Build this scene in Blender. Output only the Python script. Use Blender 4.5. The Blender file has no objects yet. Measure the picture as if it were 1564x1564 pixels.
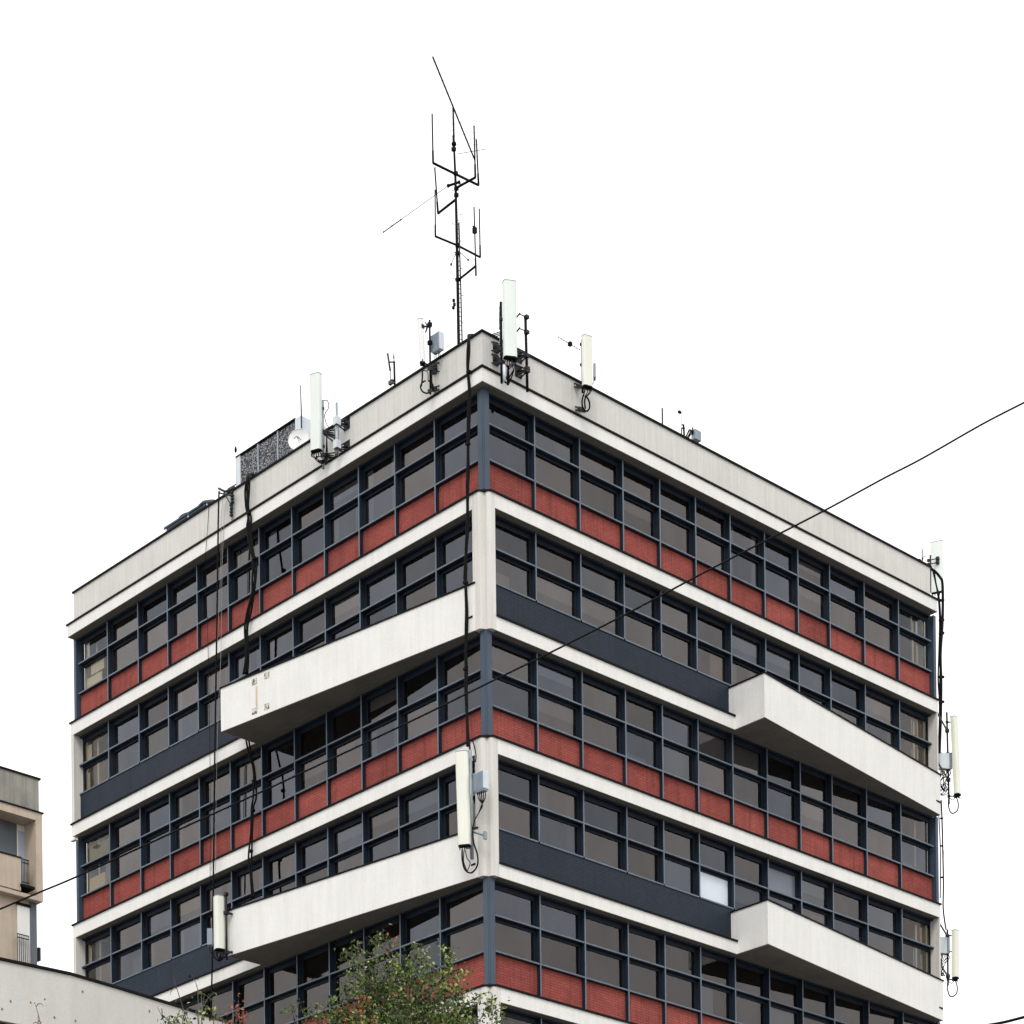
import bpy, math, random
from mathutils import Vector, Matrix
random.seed(7)
S = bpy.context.scene
COL = S.collection
R = math.radians

# ------------------------------------------------------------------ camera frame
ZT = 38.2094                      # world height of the underside of the top cornice
CAM = Vector((-44.3324, -47.8664, 1.6))
FPX, PX, PY, W0 = 3780.9, 782.0, 2704.5, 1564.0
w = Vector((0.0006, 0.0329, -0.0117))
def rodr(w):
    a = w.length; k = w / a
    K = Matrix(((0, -k[2], k[1]), (k[2], 0, -k[0]), (-k[1], k[0], 0)))
    return Matrix.Identity(3) + K * math.sin(a) + (K @ K) * (1 - math.cos(a))
h2 = 2 ** .5
B0 = Matrix(((1 / h2, -1 / h2, 0), (0, 0, -1), (1 / h2, 1 / h2, 0)))
RM = rodr(w) @ B0
def ray(x, y):
    return RM.transposed() @ Vector(((x - PX) / FPX, (y - PY) / FPX, 1.0))
# surveyed points: a sight line met with a real facade plane / height / distance
def on_r(x, y, off):              # plane parallel to the right facade
    d = ray(x, y); return CAM + d * ((off - CAM.y) / d.y)
def on_l(x, y, off):              # plane parallel to the left facade
    d = ray(x, y); return CAM + d * ((off - CAM.x) / d.x)
def at_z(x, y, z):
    d = ray(x, y); return CAM + d * ((z - CAM.z) / d.z)
def at_d(x, y, D):
    return CAM + ray(x, y) * D

# ------------------------------------------------------------------ materials
def new_mat(name):
    m = bpy.data.materials.new(name); m.use_nodes = True
    nt = m.node_tree; b = nt.nodes['Principled BSDF']
    return m, nt, b
def N(nt, t, **kw):
    n = nt.nodes.new(t)
    for k, v in kw.items():
        if k in n.inputs: n.inputs[k].default_value = v
        else: setattr(n, k, v)
    return n
def coords(nt, scale=(1, 1, 1)):
    g = N(nt, 'ShaderNodeNewGeometry'); mp = N(nt, 'ShaderNodeMapping')
    mp.inputs['Scale'].default_value = scale
    nt.links.new(g.outputs['Position'], mp.inputs['Vector']); return mp.outputs['Vector']
def ramp(nt, fac, stops):
    r = N(nt, 'ShaderNodeValToRGB'); e = r.color_ramp.elements
    while len(e) < len(stops): e.new(.5)
    for i, (p, c) in enumerate(stops):
        e[i].position = p; e[i].color = (c[0], c[1], c[2], 1)
    nt.links.new(fac, r.inputs['Fac']); return r.outputs['Color']
def mul(nt, a, b, fac=1.0):
    m = N(nt, 'ShaderNodeMix'); m.data_type = 'RGBA'; m.blend_type = 'MULTIPLY'
    m.inputs['Factor'].default_value = fac
    nt.links.new(a, m.inputs['A']); nt.links.new(b, m.inputs['B']); return m.outputs['Result']
def noise(nt, vec, scale, detail=4, rough=.55):
    n = N(nt, 'ShaderNodeTexNoise', Scale=scale, Detail=detail, Roughness=rough)
    nt.links.new(vec, n.inputs['Vector']); return n.outputs['Fac']
def bump(nt, b, h, strength=.3, dist=.01):
    n = N(nt, 'ShaderNodeBump', Strength=strength, Distance=dist)
    nt.links.new(h, n.inputs['Height']); nt.links.new(n.outputs['Normal'], b.inputs['Normal'])

def concrete(name, col, streak=.12, blotch=.12, streak_scale=(9, 9, .5)):
    m, nt, b = new_mat(name)
    v = coords(nt); vs = coords(nt, streak_scale)
    n1 = noise(nt, v, 1.1, 8, .7); n2 = noise(nt, vs, 1.0, 5, .65); n3 = noise(nt, v, 28, 5, .75)
    c1 = ramp(nt, n1, [(.25, [x * (1 - blotch) for x in col]), (.6, col), (.85, [min(x * 1.05, .9) for x in col])])
    c2 = ramp(nt, n2, [(.3, (1 - streak, 1 - streak * 1.1, 1 - streak * 1.25)), (.6, (1, 1, 1))])
    c3 = ramp(nt, n3, [(.30, (.80, .80, .80)), (.62, (1, 1, 1))])
    nt.links.new(mul(nt, mul(nt, c1, c2), c3, .6), b.inputs['Base Color'])
    b.inputs['Roughness'].default_value = .9
    bump(nt, b, n3, .35, .006)
    return m
def brick(name, c1, c2, mort, rough=.85, var=.5, bs=.4):
    m, nt, b = new_mat(name)
    g = N(nt, 'ShaderNodeNewGeometry'); sx = N(nt, 'ShaderNodeSeparateXYZ'); cx = N(nt, 'ShaderNodeCombineXYZ')
    nt.links.new(g.outputs['Position'], sx.inputs[0])
    ad = N(nt, 'ShaderNodeMath', operation='ADD'); nt.links.new(sx.outputs['X'], ad.inputs[0]); nt.links.new(sx.outputs['Y'], ad.inputs[1])
    nt.links.new(ad.outputs[0], cx.inputs['X']); nt.links.new(sx.outputs['Z'], cx.inputs['Y'])
    t = N(nt, 'ShaderNodeTexBrick')
    t.inputs['Scale'].default_value = 1; t.inputs['Brick Width'].default_value = .25; t.inputs['Row Height'].default_value = .072
    t.inputs['Mortar Size'].default_value = .011; t.inputs['Mortar Smooth'].default_value = .3
    t.inputs['Color1'].default_value = (*c1, 1); t.inputs['Color2'].default_value = (*c2, 1); t.inputs['Mortar'].default_value = (*mort, 1)
    nt.links.new(cx.outputs[0], t.inputs['Vector'])
    v = coords(nt); n1 = noise(nt, v, .9, 5, .6); n3 = noise(nt, v, 40, 3, .7)
    c = mul(nt, t.outputs['Color'], ramp(nt, n1, [(.3, (.8, .8, .8)), (.7, (1.1, 1.08, 1.05))]))
    c = mul(nt, c, ramp(nt, n3, [(.3, (.8, .8, .8)), (.7, (1.12, 1.1, 1.1))]), var)
    oi = N(nt, 'ShaderNodeObjectInfo'); c = mul(nt, c, ramp(nt, oi.outputs['Random'], [(0, (.86, .84, .84)), (.5, (1, 1, 1)), (1, (1.06, 1.1, 1.1))]))
    vd = coords(nt, (7, 7, .6)); c = mul(nt, c, ramp(nt, noise(nt, vd, 1.0, 5, .7), [(.32, (.72, .72, .74)), (.5, (1, 1, 1))]))
    nt.links.new(c, b.inputs['Base Color']); b.inputs['Roughness'].default_value = rough
    b.inputs['Specular IOR Level'].default_value = .22
    inv = N(nt, 'ShaderNodeMath', operation='SUBTRACT'); inv.inputs[0].default_value = 1
    nt.links.new(t.outputs['Fac'], inv.inputs[1]); bump(nt, b, inv.outputs[0], bs, .006)
    return m
def paint(name, col, rough=.5, metal=0, dirt=.25, dscale=3.0, spec=.5):
    m, nt, b = new_mat(name)
    v = coords(nt, (1, 1, .35)); n1 = noise(nt, v, dscale, 7, .65)
    a = [x * (1 - dirt) for x in col]; c = [min(1, x * (1 + dirt * .5)) for x in col]
    nt.links.new(ramp(nt, n1, [(.3, a), (.7, c)]), b.inputs['Base Color'])
    b.inputs['Roughness'].default_value = rough; b.inputs['Metallic'].default_value = metal
    b.inputs['Specular IOR Level'].default_value = spec
    return m

def glass(name, tint=(.42, .42, .44), warm=(1, .945, .93), cool=(.84, .90, 1.02), amt=1.5):
    m = bpy.data.materials.new(name); m.use_nodes = True; nt = m.node_tree; nt.nodes.clear()
    out = N(nt, 'ShaderNodeOutputMaterial'); mx = N(nt, 'ShaderNodeMixShader')
    gl = N(nt, 'ShaderNodeBsdfGlossy', Roughness=.015); tr = N(nt, 'ShaderNodeBsdfTransparent')
    tr.inputs['Color'].default_value = (*tint, 1)
    oi = N(nt, 'ShaderNodeObjectInfo')
    nt.links.new(ramp(nt, oi.outputs['Random'], [(0, [x * .93 for x in cool]), (.35, cool), (.5, warm), (1, [x * 1.0 for x in warm])]), gl.inputs['Color'])
    fr = N(nt, 'ShaderNodeFresnel', IOR=1.52)
    v = coords(nt, (1, 1, .5)); n = noise(nt, v, 1.3, 4, .6)
    mm = N(nt, 'ShaderNodeMapRange'); mm.inputs['From Min'].default_value = .3; mm.inputs['From Max'].default_value = .7
    mm.inputs['To Min'].default_value = .92 * amt; mm.inputs['To Max'].default_value = 1.08 * amt
    nt.links.new(n, mm.inputs['Value'])
    # broad per-pane difference in reflectivity
    r2 = N(nt, 'ShaderNodeMapRange'); r2.inputs['To Min'].default_value = .78; r2.inputs['To Max'].default_value = 1.14
    m3 = N(nt, 'ShaderNodeMath', operation='FRACT'); m4 = N(nt, 'ShaderNodeMath', operation='MULTIPLY'); m4.inputs[1].default_value = 17.3
    nt.links.new(oi.outputs['Random'], m4.inputs[0]); nt.links.new(m4.outputs[0], m3.inputs[0]); nt.links.new(m3.outputs[0], r2.inputs['Value'])
    q = N(nt, 'ShaderNodeMath', operation='MULTIPLY'); q2 = N(nt, 'ShaderNodeMath', operation='MULTIPLY')
    nt.links.new(fr.outputs[0], q.inputs[0]); nt.links.new(mm.outputs[0], q.inputs[1])
    nt.links.new(q.outputs[0], q2.inputs[0]); nt.links.new(r2.outputs[0], q2.inputs[1])
    nt.links.new(q2.outputs[0], mx.inputs['Fac'])
    nt.links.new(tr.outputs[0], mx.inputs[1]); nt.links.new(gl.outputs[0], mx.inputs[2])
    nt.links.new(mx.outputs[0], out.inputs['Surface'])
    bp = N(nt, 'ShaderNodeBump', Strength=.012, Distance=.01)
    nt.links.new(noise(nt, coords(nt), .8, 1), bp.inputs['Height']); nt.links.new(bp.outputs[0], gl.inputs['Normal'])
    return m

M = {}
M['fascia'] = concrete('white_painted_concrete', (.85, .845, .82), .07, .07, (6, 6, .4))
M['parapet'] = concrete('weathered_parapet_concrete', (.70, .69, .66), .12, .09, (13, 13, .35))
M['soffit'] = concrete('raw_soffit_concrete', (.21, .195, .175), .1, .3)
M['pier'] = concrete('pier_concrete', (.74, .725, .69), .18, .06, (9, 9, .15))
M['flash'] = paint('black_flashing', (.006, .006, .007), .7, 0, .2, 3, .12)
M['frame'] = paint('navy_steel_paint', (.013, .022, .036), .5, 0, .3, 2.0, .25)  # sides of the window grid, painted darker for shade
M['strip'] = paint('pale_cover_strip', (.125, .158, .20), .45, 0, .3, 2.5, .4)  # fronts of the same grid, caught light put into a paler colour
M['post'] = paint('blue_post_paint', (.040, .066, .102), .45, 0, .25, 2.5, .4)
M['sash'] = paint('black_sash_paint', (.011, .017, .027), .5, 0, .3, 3, .2)
M['red'] = brick('red_painted_brick', (.37, .088, .074), (.31, .072, .060), (.22, .055, .046), bs=.4)
M['navy'] = brick('navy_painted_brick', (.020, .032, .054), (.017, .027, .046), (.010, .016, .028), .6, .5, .25)
M['glass'] = glass('window_glass')
M['blind'] = paint('pale_blind', (.62, .66, .72), .8, 0, .05)
M['cream'] = paint('cream_plaster', (.78, .70, .52), .9, 0, .05)
M['interior'] = paint('dim_interior', (.16, .145, .13), .9, 0, .3, .6)
M['ceiling'] = paint('dim_ceiling', (.30, .28, .26), .9, 0, .15, .6)
M['radome'] = paint('cream_radome', (.78, .79, .70), .45, 0, .06, 2)
M['radome2'] = paint('pale_grey_radome', (.74, .80, .76), .45, 0, .06, 2)
M['galv'] = paint('galvanised_steel', (.30, .34, .38), .45, .4, .3, 6)
M['darksteel'] = paint('dark_steel', (.018, .022, .028), .5, .1, .3, 6, .3)
M['black'] = paint('black_rubber', (.004, .004, .005), .7, 0, .2, 3, .12)
M['unit'] = paint('radio_unit_paint', (.62, .68, .74), .5, 0, .1, 4)
M['unitdark'] = paint('radio_unit_fins', (.26, .32, .38), .5, 0, .15, 8)
M['white'] = paint('white_enamel', (.8, .8, .79), .4, 0, .05)
M['greycable'] = paint('grey_cable', (.35, .34, .32), .6, 0, .2)

def mat_speckle():
    m, nt, b = new_mat('perforated_grille')
    v = coords(nt); t = N(nt, 'ShaderNodeTexVoronoi', Scale=22.0); nt.links.new(v, t.inputs['Vector'])
    n = noise(nt, v, 16, 3, .8)
    c = ramp(nt, t.outputs['Distance'], [(.25, (.55, .57, .6)), (.45, (.10, .105, .12)), (.7, (.02, .022, .03))])
    nt.links.new(mul(nt, c, ramp(nt, n, [(.35, (.25, .25, .28)), (.6, (1, 1, 1))])), b.inputs['Base Color'])
    b.inputs['Roughness'].default_value = .7; return m
M['speckle'] = mat_speckle()
def mat_leaf(name, cols):
    m, nt, b = new_mat(name)
    at = N(nt, 'ShaderNodeAttribute', attribute_name='tone')
    st = [(i / (len(cols) - 1), c) for i, c in enumerate(cols)]
    nt.links.new(ramp(nt, at.outputs['Fac'], st), b.inputs['Base Color'])
    b.inputs['Roughness'].default_value = .5
    out = nt.nodes['Material Output']; tl = N(nt, 'ShaderNodeBsdfTranslucent'); mx = N(nt, 'ShaderNodeMixShader'); mx.inputs[0].default_value = .3
    nt.links.new(ramp(nt, at.outputs['Fac'], [(p, [x * 1.3 for x in c]) for p, c in st]), tl.inputs['Color'])
    nt.links.new(b.outputs[0], mx.inputs[1]); nt.links.new(tl.outputs[0], mx.inputs[2]); nt.links.new(mx.outputs[0], out.inputs['Surface'])
    return m
M['leaf'] = mat_leaf('birch_leaf', [(.012, .02, .006), (.03, .060, .010), (.07, .135, .018), (.17, .25, .04), (.46, .50, .16)])
M['rust'] = mat_leaf('rusty_seed', [(.16, .05, .03), (.34, .10, .06), (.45, .17, .08)])
M['bark'] = paint('birch_bark', (.13, .105, .08), .85, 0, .5, 5)

# ------------------------------------------------------------------ mesh builder
class MB:
    def __init__(s): s.v = []; s.f = []; s.mi = []; s.sm = []; s.cur = 0; s.cut = []; s.strip_slot = 2
    def piece(s):
        if s.f: s.cut.append((len(s.v), len(s.f)))
    def add(s, vs, fs, smooth=False):
        o = len(s.v); s.v += [Vector(p) for p in vs]
        for f in fs: s.f.append([i + o for i in f]); s.mi.append(s.cur); s.sm.append(smooth)
        return s
    def box(s, a, b):
        x0, x1 = sorted((a[0], b[0])); y0, y1 = sorted((a[1], b[1])); z0, z1 = sorted((a[2], b[2]))
        vs = [(x, y, z) for z in (z0, z1) for x, y in ((x0, y0), (x1, y0), (x1, y1), (x0, y1))]
        return s.add(vs, [(3, 2, 1, 0), (4, 5, 6, 7), (0, 1, 5, 4), (1, 2, 6, 5), (2, 3, 7, 6), (3, 0, 4, 7)])
    def obox(s, c, u, v_, wv):    # oriented box: centre and three half axes
        c, u, v_, wv = map(Vector, (c, u, v_, wv))
        vs = [c + u * i + v_ * j + wv * k for k in (-1, 1) for i, j in ((-1, -1), (1, -1), (1, 1), (-1, 1))]
        return s.add(vs, [(3, 2, 1, 0), (4, 5, 6, 7), (0, 1, 5, 4), (1, 2, 6, 5), (2, 3, 7, 6), (3, 0, 4, 7)])
    def prism(s, poly, z0, z1, smooth=False):
        n = len(poly)
        ar = sum(poly[i][0] * poly[(i + 1) % n][1] - poly[(i + 1) % n][0] * poly[i][1] for i in range(n))
        if ar < 0: poly = poly[::-1]
        vs = [(p[0], p[1], z0) for p in poly] + [(p[0], p[1], z1) for p in poly]
        s.add(vs, [tuple(range(n - 1, -1, -1)), tuple(range(n, 2 * n))])
        s.add(vs, [(i, (i + 1) % n, n + (i + 1) % n, n + i) for i in range(n)], smooth)
        return s
    def tube(s, pts, r, n=6, cap=True):
        pts = [Vector(p) for p in pts]; rs = r if isinstance(r, (list, tuple)) else [r] * len(pts)
        vs = []; fs = []; m = len(pts); prev = None
        for i, p in enumerate(pts):
            t = (pts[min(i + 1, m - 1)] - pts[max(i - 1, 0)]).normalized()
            a = Vector((0, 0, 1)) if abs(t.z) < .9 else Vector((1, 0, 0))
            if prev is not None: a = prev
            u = (a - t * a.dot(t)).normalized(); v_ = t.cross(u); prev = u
            for k in range(n):
                q = 2 * math.pi * k / n; vs.append(p + (u * math.cos(q) + v_ * math.sin(q)) * rs[i])
        for i in range(m - 1):
            for k in range(n):
                k2 = (k + 1) % n; fs.append((i * n + k, i * n + k2, (i + 1) * n + k2, (i + 1) * n + k))
        if cap: fs.append(tuple(range(n - 1, -1, -1))); fs.append(tuple((m - 1) * n + k for k in range(n)))
        return s.add(vs, fs, True)
    def quad(s, a, b, c, d): return s.add([a, b, c, d], [(0, 1, 2, 3)])
def bez(pts, n=8):                # Catmull-Rom through the points
    pts = [Vector(p) for p in pts]; out = []
    for i in range(len(pts) - 1):
        p0 = pts[max(i - 1, 0)]; p1 = pts[i]; p2 = pts[i + 1]; p3 = pts[min(i + 2, len(pts) - 1)]
        for k in range(n):
            t = k / n
            out.append(.5 * ((2 * p1) + (p2 - p0) * t + (2 * p0 - 5 * p1 + 4 * p2 - p3) * t * t + (3 * p1 - p0 - 3 * p2 + p3) * t ** 3))
    out.append(pts[-1]); return out

ORG = {}
def thing(name, label, cat, loc, group=None, kind=None):
    o = bpy.data.objects.new(name, None); COL.objects.link(o); o.location = loc
    o.empty_display_size = .3
    if label: o['label'] = label; o['category'] = cat
    if group: o['group'] = group
    if kind: o['kind'] = kind
    ORG[o.name] = Vector(loc); return o
def obj(name, mb, mat, parent=None, label=None, bevel=0, cat=None, group=None, kind=None, origin=None):
    if mb.cut:                     # several like pieces: one object each
        ends = mb.cut + [(len(mb.v), len(mb.f))]; v0 = f0 = 0; r = None
        for (v1, f1) in ends:
            if f1 == f0: continue
            m = MB(); m.v = mb.v[v0:v1]; m.f = [[i - v0 for i in f] for f in mb.f[f0:f1]]; m.mi = mb.mi[f0:f1]; m.sm = mb.sm[f0:f1]
            r = obj(name, m, mat, parent, label, bevel, cat, group, kind, origin); v0, f0 = v1, f1
        return r
    me = bpy.data.meshes.new(name)
    off = ORG[parent.name] if parent else Vector(origin or (0, 0, 0))
    me.from_pydata([tuple(p - off) for p in mb.v], [], mb.f)
    mats = mat if isinstance(mat, list) else [mat]
    for m in mats: me.materials.append(m)
    me.polygons.foreach_set('material_index', mb.mi); me.polygons.foreach_set('use_smooth', mb.sm)
    me.update()
    o = bpy.data.objects.new(name, me); COL.objects.link(o)
    if parent: o.parent = parent; ORG[o.name] = off
    else: o.location = off
    if label: o['label'] = label
    if cat: o['category'] = cat
    if group: o['group'] = group
    if kind: o['kind'] = kind
    if bevel:
        b = o.modifiers.new('bevel', 'BEVEL'); b.width = bevel; b.segments = 2; b.limit_method = 'ANGLE'
    return o

# ------------------------------------------------------------------ ground, road
def ground_mat(name, c, sc):
    m, nt, b = new_mat(name); v = coords(nt)
    nt.links.new(ramp(nt, noise(nt, v, sc, 8, .7), [(.3, [x * .7 for x in c]), (.7, [x * 1.3 for x in c])]), b.inputs['Base Color'])
    b.inputs['Roughness'].default_value = .9; return m
mb = MB(); mb.quad((-900, -900, 0), (900, -900, 0), (900, 900, 0), (-900, 900, 0))
obj('ground', mb, ground_mat('pavement_concrete', (.17, .165, .155), .4), kind='structure')
dv = Vector((1, -1, 0)).normalized(); dn = Vector((1, 1, 0)).normalized()
def strip(name, c0, wdt, z, mat, L=300):
    c = dn * c0; mb = MB()
    mb.quad(*[tuple(c + dv * i * L + dn * j * wdt / 2 + Vector((0, 0, z))) for i, j in ((-1, -1), (1, -1), (1, 1), (-1, 1))])
    obj(name, mb, mat, kind='structure')
strip('road', -44, 10, .004, ground_mat('asphalt', (.05, .05, .052), 1.5))
mb = MB()
for k in range(-30, 31):
    c = dn * -44 + dv * k * 6
    mb.quad(*[tuple(c + dv * i * 1.5 + dn * j * .07 + Vector((0, 0, .008))) for i, j in ((-1, -1), (1, -1), (1, 1), (-1, 1))])
obj('road_marking', mb, M['white'], kind='structure')
for c0 in (-38.85, -49.15):
    c = dn * c0; mb = MB(); mb.obox(c + Vector((0, 0, .065)), dv * 300, dn * .12, Vector((0, 0, .065)))
    obj('kerb', mb, M['parapet'], kind='structure')

# ------------------------------------------------------------------ the office block
BLD = thing('office_building', 'tall office block with white concrete bands, red brick panels, navy window grids and wedge balconies', 'building', (0, 0, 0))
def z_(v): return ZT + v
END = 19.62                        # far edge of the last bay
FR = [2.14, 3.85, 5.553, 7.051, 8.543, 10.034, 11.554, 13.068, 14.555, 16.218, 17.919, END]
FL = [2.217, 3.878, 5.438, 6.984, 8.463, 10.018, 11.549, 13.111, 14.655, 16.235, 17.92, END]
OB, OF = .06, .26                  # band face, window-grid face (inward from cornice face)
# storeys: kind, head, transom, sill, foot
ST = [('A', 0.0, -.853, -1.808, -2.79), ('B', -3.17, -4.115, -5.046, -6.045), ('A', -6.412, -7.377, -8.332, -9.288),
      ('B', -9.684, -10.611, -11.56, -12.603), ('A', -12.948, -13.90, -14.86, -15.88), ('B', -16.27, -17.20, -18.14, -19.14)]
BANDS = [(-3.17, -2.79), (-6.412, -6.045), (-9.684, -9.288), (-12.948, -12.603), (-16.27, -15.88), (-19.50, -19.14)]
def box_face(mb, face, s0, s1, o0, o1, z0, z1):   # s along the facade, o inward offset
    if face == 'R': mb.box((s0, o0, z_(z0)), (s1, o1, z_(z1)))
    else: mb.box((o0, s0, z_(z0)), (o1, s1, z_(z1)))
def ring(o, e, thick):            # plan L-shaped ring following both facades and the hidden ones
    return o, e, thick
DX, DY = -.08, .13                 # the block is a little longer along the left facade
def frame_ring(mb, o0, e0, o1, e1, z0, z1):
    # closed rectangular ring, outer rect (o0..e0), inner rect (o1..e1)
    a = [(o0, o0), (e0 + DX, o0), (e0 + DX, e0 + DY), (o0, e0 + DY)]; b = [(o1, o1), (e1 + DX, o1), (e1 + DX, e1 + DY), (o1, e1 + DY)]
    vs = [(x, y, z_(z)) for z in (z0, z1) for x, y in a] + [(x, y, z_(z)) for z in (z0, z1) for x, y in b]
    fs = []
    for i in range(4):
        j = (i + 1) % 4
        fs += [(i, j, 4 + j, 4 + i), (8 + j, 8 + i, 12 + i, 12 + j), (4 + i, 4 + j, 12 + j, 12 + i), (j, i, 8 + i, 8 + j)]
    mb.add(vs, fs)
EO = 19.71                         # outer end of bands
# parapet and cornice
mb = MB(); frame_ring(mb, .15, 19.50, .42, 19.23, .40, 1.40)
par = obj('parapet', mb, M['parapet'], BLD)
mb = MB(); frame_ring(mb, .105, 19.545, .46, 19.19, 1.40, 1.455)
obj('flashing', mb, M['flash'], par)
mb = MB(); mb.box((.42, .42, z_(.1)), (19.23, 19.23, z_(.395))); obj('roof', mb, M['soffit'], BLD)
mb = MB(); frame_ring(mb, 0, 19.64 + .02, .15, 19.50, 0, .355)
cor = obj('cornice', mb, M['fascia'], BLD)
mb = MB(); frame_ring(mb, -.035, 19.70, .16, 19.48, .357, .412)
for k in range(46):                # lumps of loose sealant and moss on the ledge
    s = random.uniform(1, 19); q = random.uniform(.015, .05); f = random.choice('RL')
    box_face(mb, f, s, s + random.uniform(.03, .18), .03, .03 + q, .411, .411 + q * random.uniform(.5, 1))
obj('flashing', mb, M['flash'], cor)
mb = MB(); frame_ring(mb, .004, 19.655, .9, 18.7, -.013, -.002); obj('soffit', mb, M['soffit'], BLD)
# concrete bands
def band(z0, z1, first, pier_above, pier_below):
    mb = MB(); e = EO
    st = .46 if (pier_above or pier_below) else .2
    # right face, left face (butting on the corner pier), hidden faces
    e = EO - .08; eL = EO + .05
    mb.box((.46, OB, z_(z0)), (e, .5, z_(z1))); mb.box((OB, .53, z_(z0)), (.5, eL, z_(z1)))
    mb.box((e - .44, .503, z_(z0)), (e, e, z_(z1))); mb.box((.503, e - .44, z_(z0)), (e - .443, e, z_(z1)))
    b = obj('concrete_band', mb, M['fascia'], BLD)
    mb = MB(); e2 = e + .03; eL2 = eL + .04
    x0_, y0_ = (.4585, .5285) if pier_below else (.42, .49)
    mb.box((x0_, OB - .04, z_(z1)), (e2, .52, z_(z1 + .05))); mb.box((OB - .04, max(y0_, .521), z_(z1)), (.52, eL2, z_(z1 + .05)))
    if not pier_below: mb.prism([(.418, OB - .04), (.30, OB - .04), (.18, .165), (OB - .04, .30), (OB - .04, .52), (.30, .518), (.418, .40)], z_(z1), z_(z1 + .05))
    obj('flashing', mb, M['flash'], b)
    # recessed soffit
    mb = MB(); mb.box((.47, OB + .003, z_(z0 - .012)), (e - .01, 1.0, z_(z0 - .002))); mb.box((OB + .003, .54, z_(z0 - .012)), (.469, e - .01, z_(z0 - .002)))
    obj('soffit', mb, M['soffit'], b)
for i, (a, b) in enumerate(BANDS): band(a, b, i == 0, i % 2 == 0, i % 2 == 1)
# rounded corner piers on the B storeys
def lobes():
    P, Q = Vector((.315, OB)), Vector((OB, .315)); C_ = (P + Q) / 2; out = []
    def arc(a, b, bulge, n=8):
        d = b - a; nn = Vector((-1, -1)).normalized(); r = []
        for k in range(n + 1):
            t = k / n; r.append(a + d * t + nn * bulge * math.sin(math.pi * t))
        return r
    G = C_ + Vector((.035, .035))
    pts = arc(P, G, .034) + arc(G, Q, .034)[1:]
    return [(p.x, p.y) for p in pts]
for (zt, zb) in ((-2.79, -6.412), (-9.288, -12.948), (-15.88, -19.5)):
    mb = MB()
    mb.prism([(.458, .5), (.458, OB)] + lobes() + [(OB, .528), (.4, .528)], z_(zb), z_(zt))
    obj('corner_pier', mb, M['pier'], BLD)
    for f in 'RL':
        mb = MB(); box_face(mb, f, 19.56 if f == 'R' else 19.60, EO - .085 if f == 'R' else EO + .045, OB + .002, .6, zb + .37, zt - .385)
        obj('end_pier', mb, M['pier'], BLD)
# blue corner posts on the A storeys
for st in ST:
    if st[0] != 'A': continue
    mb = MB(); mb.box((.19, .19, z_(st[4] + .03)), (.41, .41, z_(st[1] - .003)))
    mb.box((.225, .183, z_(st[4] + .03)), (.375, .189, z_(st[1] - .02))); mb.box((.183, .225, z_(st[4] + .03)), (.189, .375, z_(st[1] - .02)))
    obj('corner_post', mb, M['post'], BLD, bevel=.012)
    for f in 'RL':
        mb = MB(); box_face(mb, f, END + .03, END + .2 - .04, .22, .5, st[4] + .03, st[1] - .003); obj('end_post', mb, M['post'], BLD)
    mb = MB(); mb.box((.16, .16, z_(st[4] + .036)), (.44, .44, z_(st[4] + .075))); obj('post_base', mb, M['darksteel'], BLD)

# windows -----------------------------------------------------------------
def window_mesh(mb, face, s0, s1, st, last):
    kind, zh, zt, zs, zf = st; fw = .027
    # right-hand fin
    foot = zf + .037 if kind == 'A' else zs + .02
    mb.cur = 0
    if not last:
        box_face(mb, face, s1 - fw, s1 + fw, OF + .006, .50, foot, zh - .015)
        mb.cur = mb.strip_slot; box_face(mb, face, s1 - .021, s1 + .021, OF - .004, OF + .005, foot, zh - .03); mb.cur = 0
    a = s0 + fw if s0 > 1 else s0
    b = s1 - fw
    for zc in (zt, zs):
        box_face(mb, face, a, b, OF + .010, .50, zc - .028, zc + .028)
        mb.cur = mb.strip_slot; box_face(mb, face, a, b, OF + .001, OF + .009, zc - .014, zc + .024); mb.cur = 0
    box_face(mb, face, a, b, OF + .03, .404, zh - .06, zh - .0135)
    # sash rings
    mb.cur = 1
    for (u, l, hd) in ((zh - .014, zt + .028, .17), (zt - .028, zs + .028, .075)):
        f0, f1 = .405, .455
        box_face(mb, face, a, b, f0, f1, u - hd, u); box_face(mb, face, a, b, f0, f1, l, l + .05)
        box_face(mb, face, a, a + .075, f0, f1, l + .05, u - hd); box_face(mb, face, b - .075, b, f0, f1, l + .05, u - hd)
    return a, b
def pane_rects(st):
    kind, zh, zt, zs, zf = st
    return ((zh - .184, zt + .078), (zt - .103, zs + .078))
def pane_mesh(mb, face, a, b, z0, z1, o=.435, tilt=0):
    # single sheet of glass facing outward
    o2 = o + tilt
    if face == 'R': mb.quad((a, o2, z_(z0)), (b, o2, z_(z0)), (b, o, z_(z1)), (a, o, z_(z1)))
    else: mb.quad((o, b, z_(z0)), (o2, a, z_(z0)), (o2, a, z_(z1)), (o, b, z_(z1)))
def blind_mesh(mb, face, a, b, z0, z1, o=.50):
    box_face(mb, face, a, b, o, o + .02, z0, z1)
BL = {}                            # (storey, face, bay, pane) -> list of blinds behind the glass, and end-bay sheets painted as through-light
BL[(3, 'R', 6, 1)] = [(0, 1, .45, 1, 'greyb')]
BL[(3, 'R', 8, 0)] = [(0, 1, .55, 1, 'greyb')]
BL[(3, 'R', 8, 1)] = [(.45, 1, .1, .9, 'greyb')]
BL[(4, 'R', 7, 1)] = [(0, 1, 0, 1, 'bluegrey')]
BL[(4, 'R', 5, 1)] = [(.5, .85, 0, 1, 'tan')]
BL[(1, 'R', 5, 1)] = [(.55, 1, 0, 1, 'tan')]
BL[(1, 'R', 0, 1)] = [(0, .55, 0, .5, 'tan')]
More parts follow.
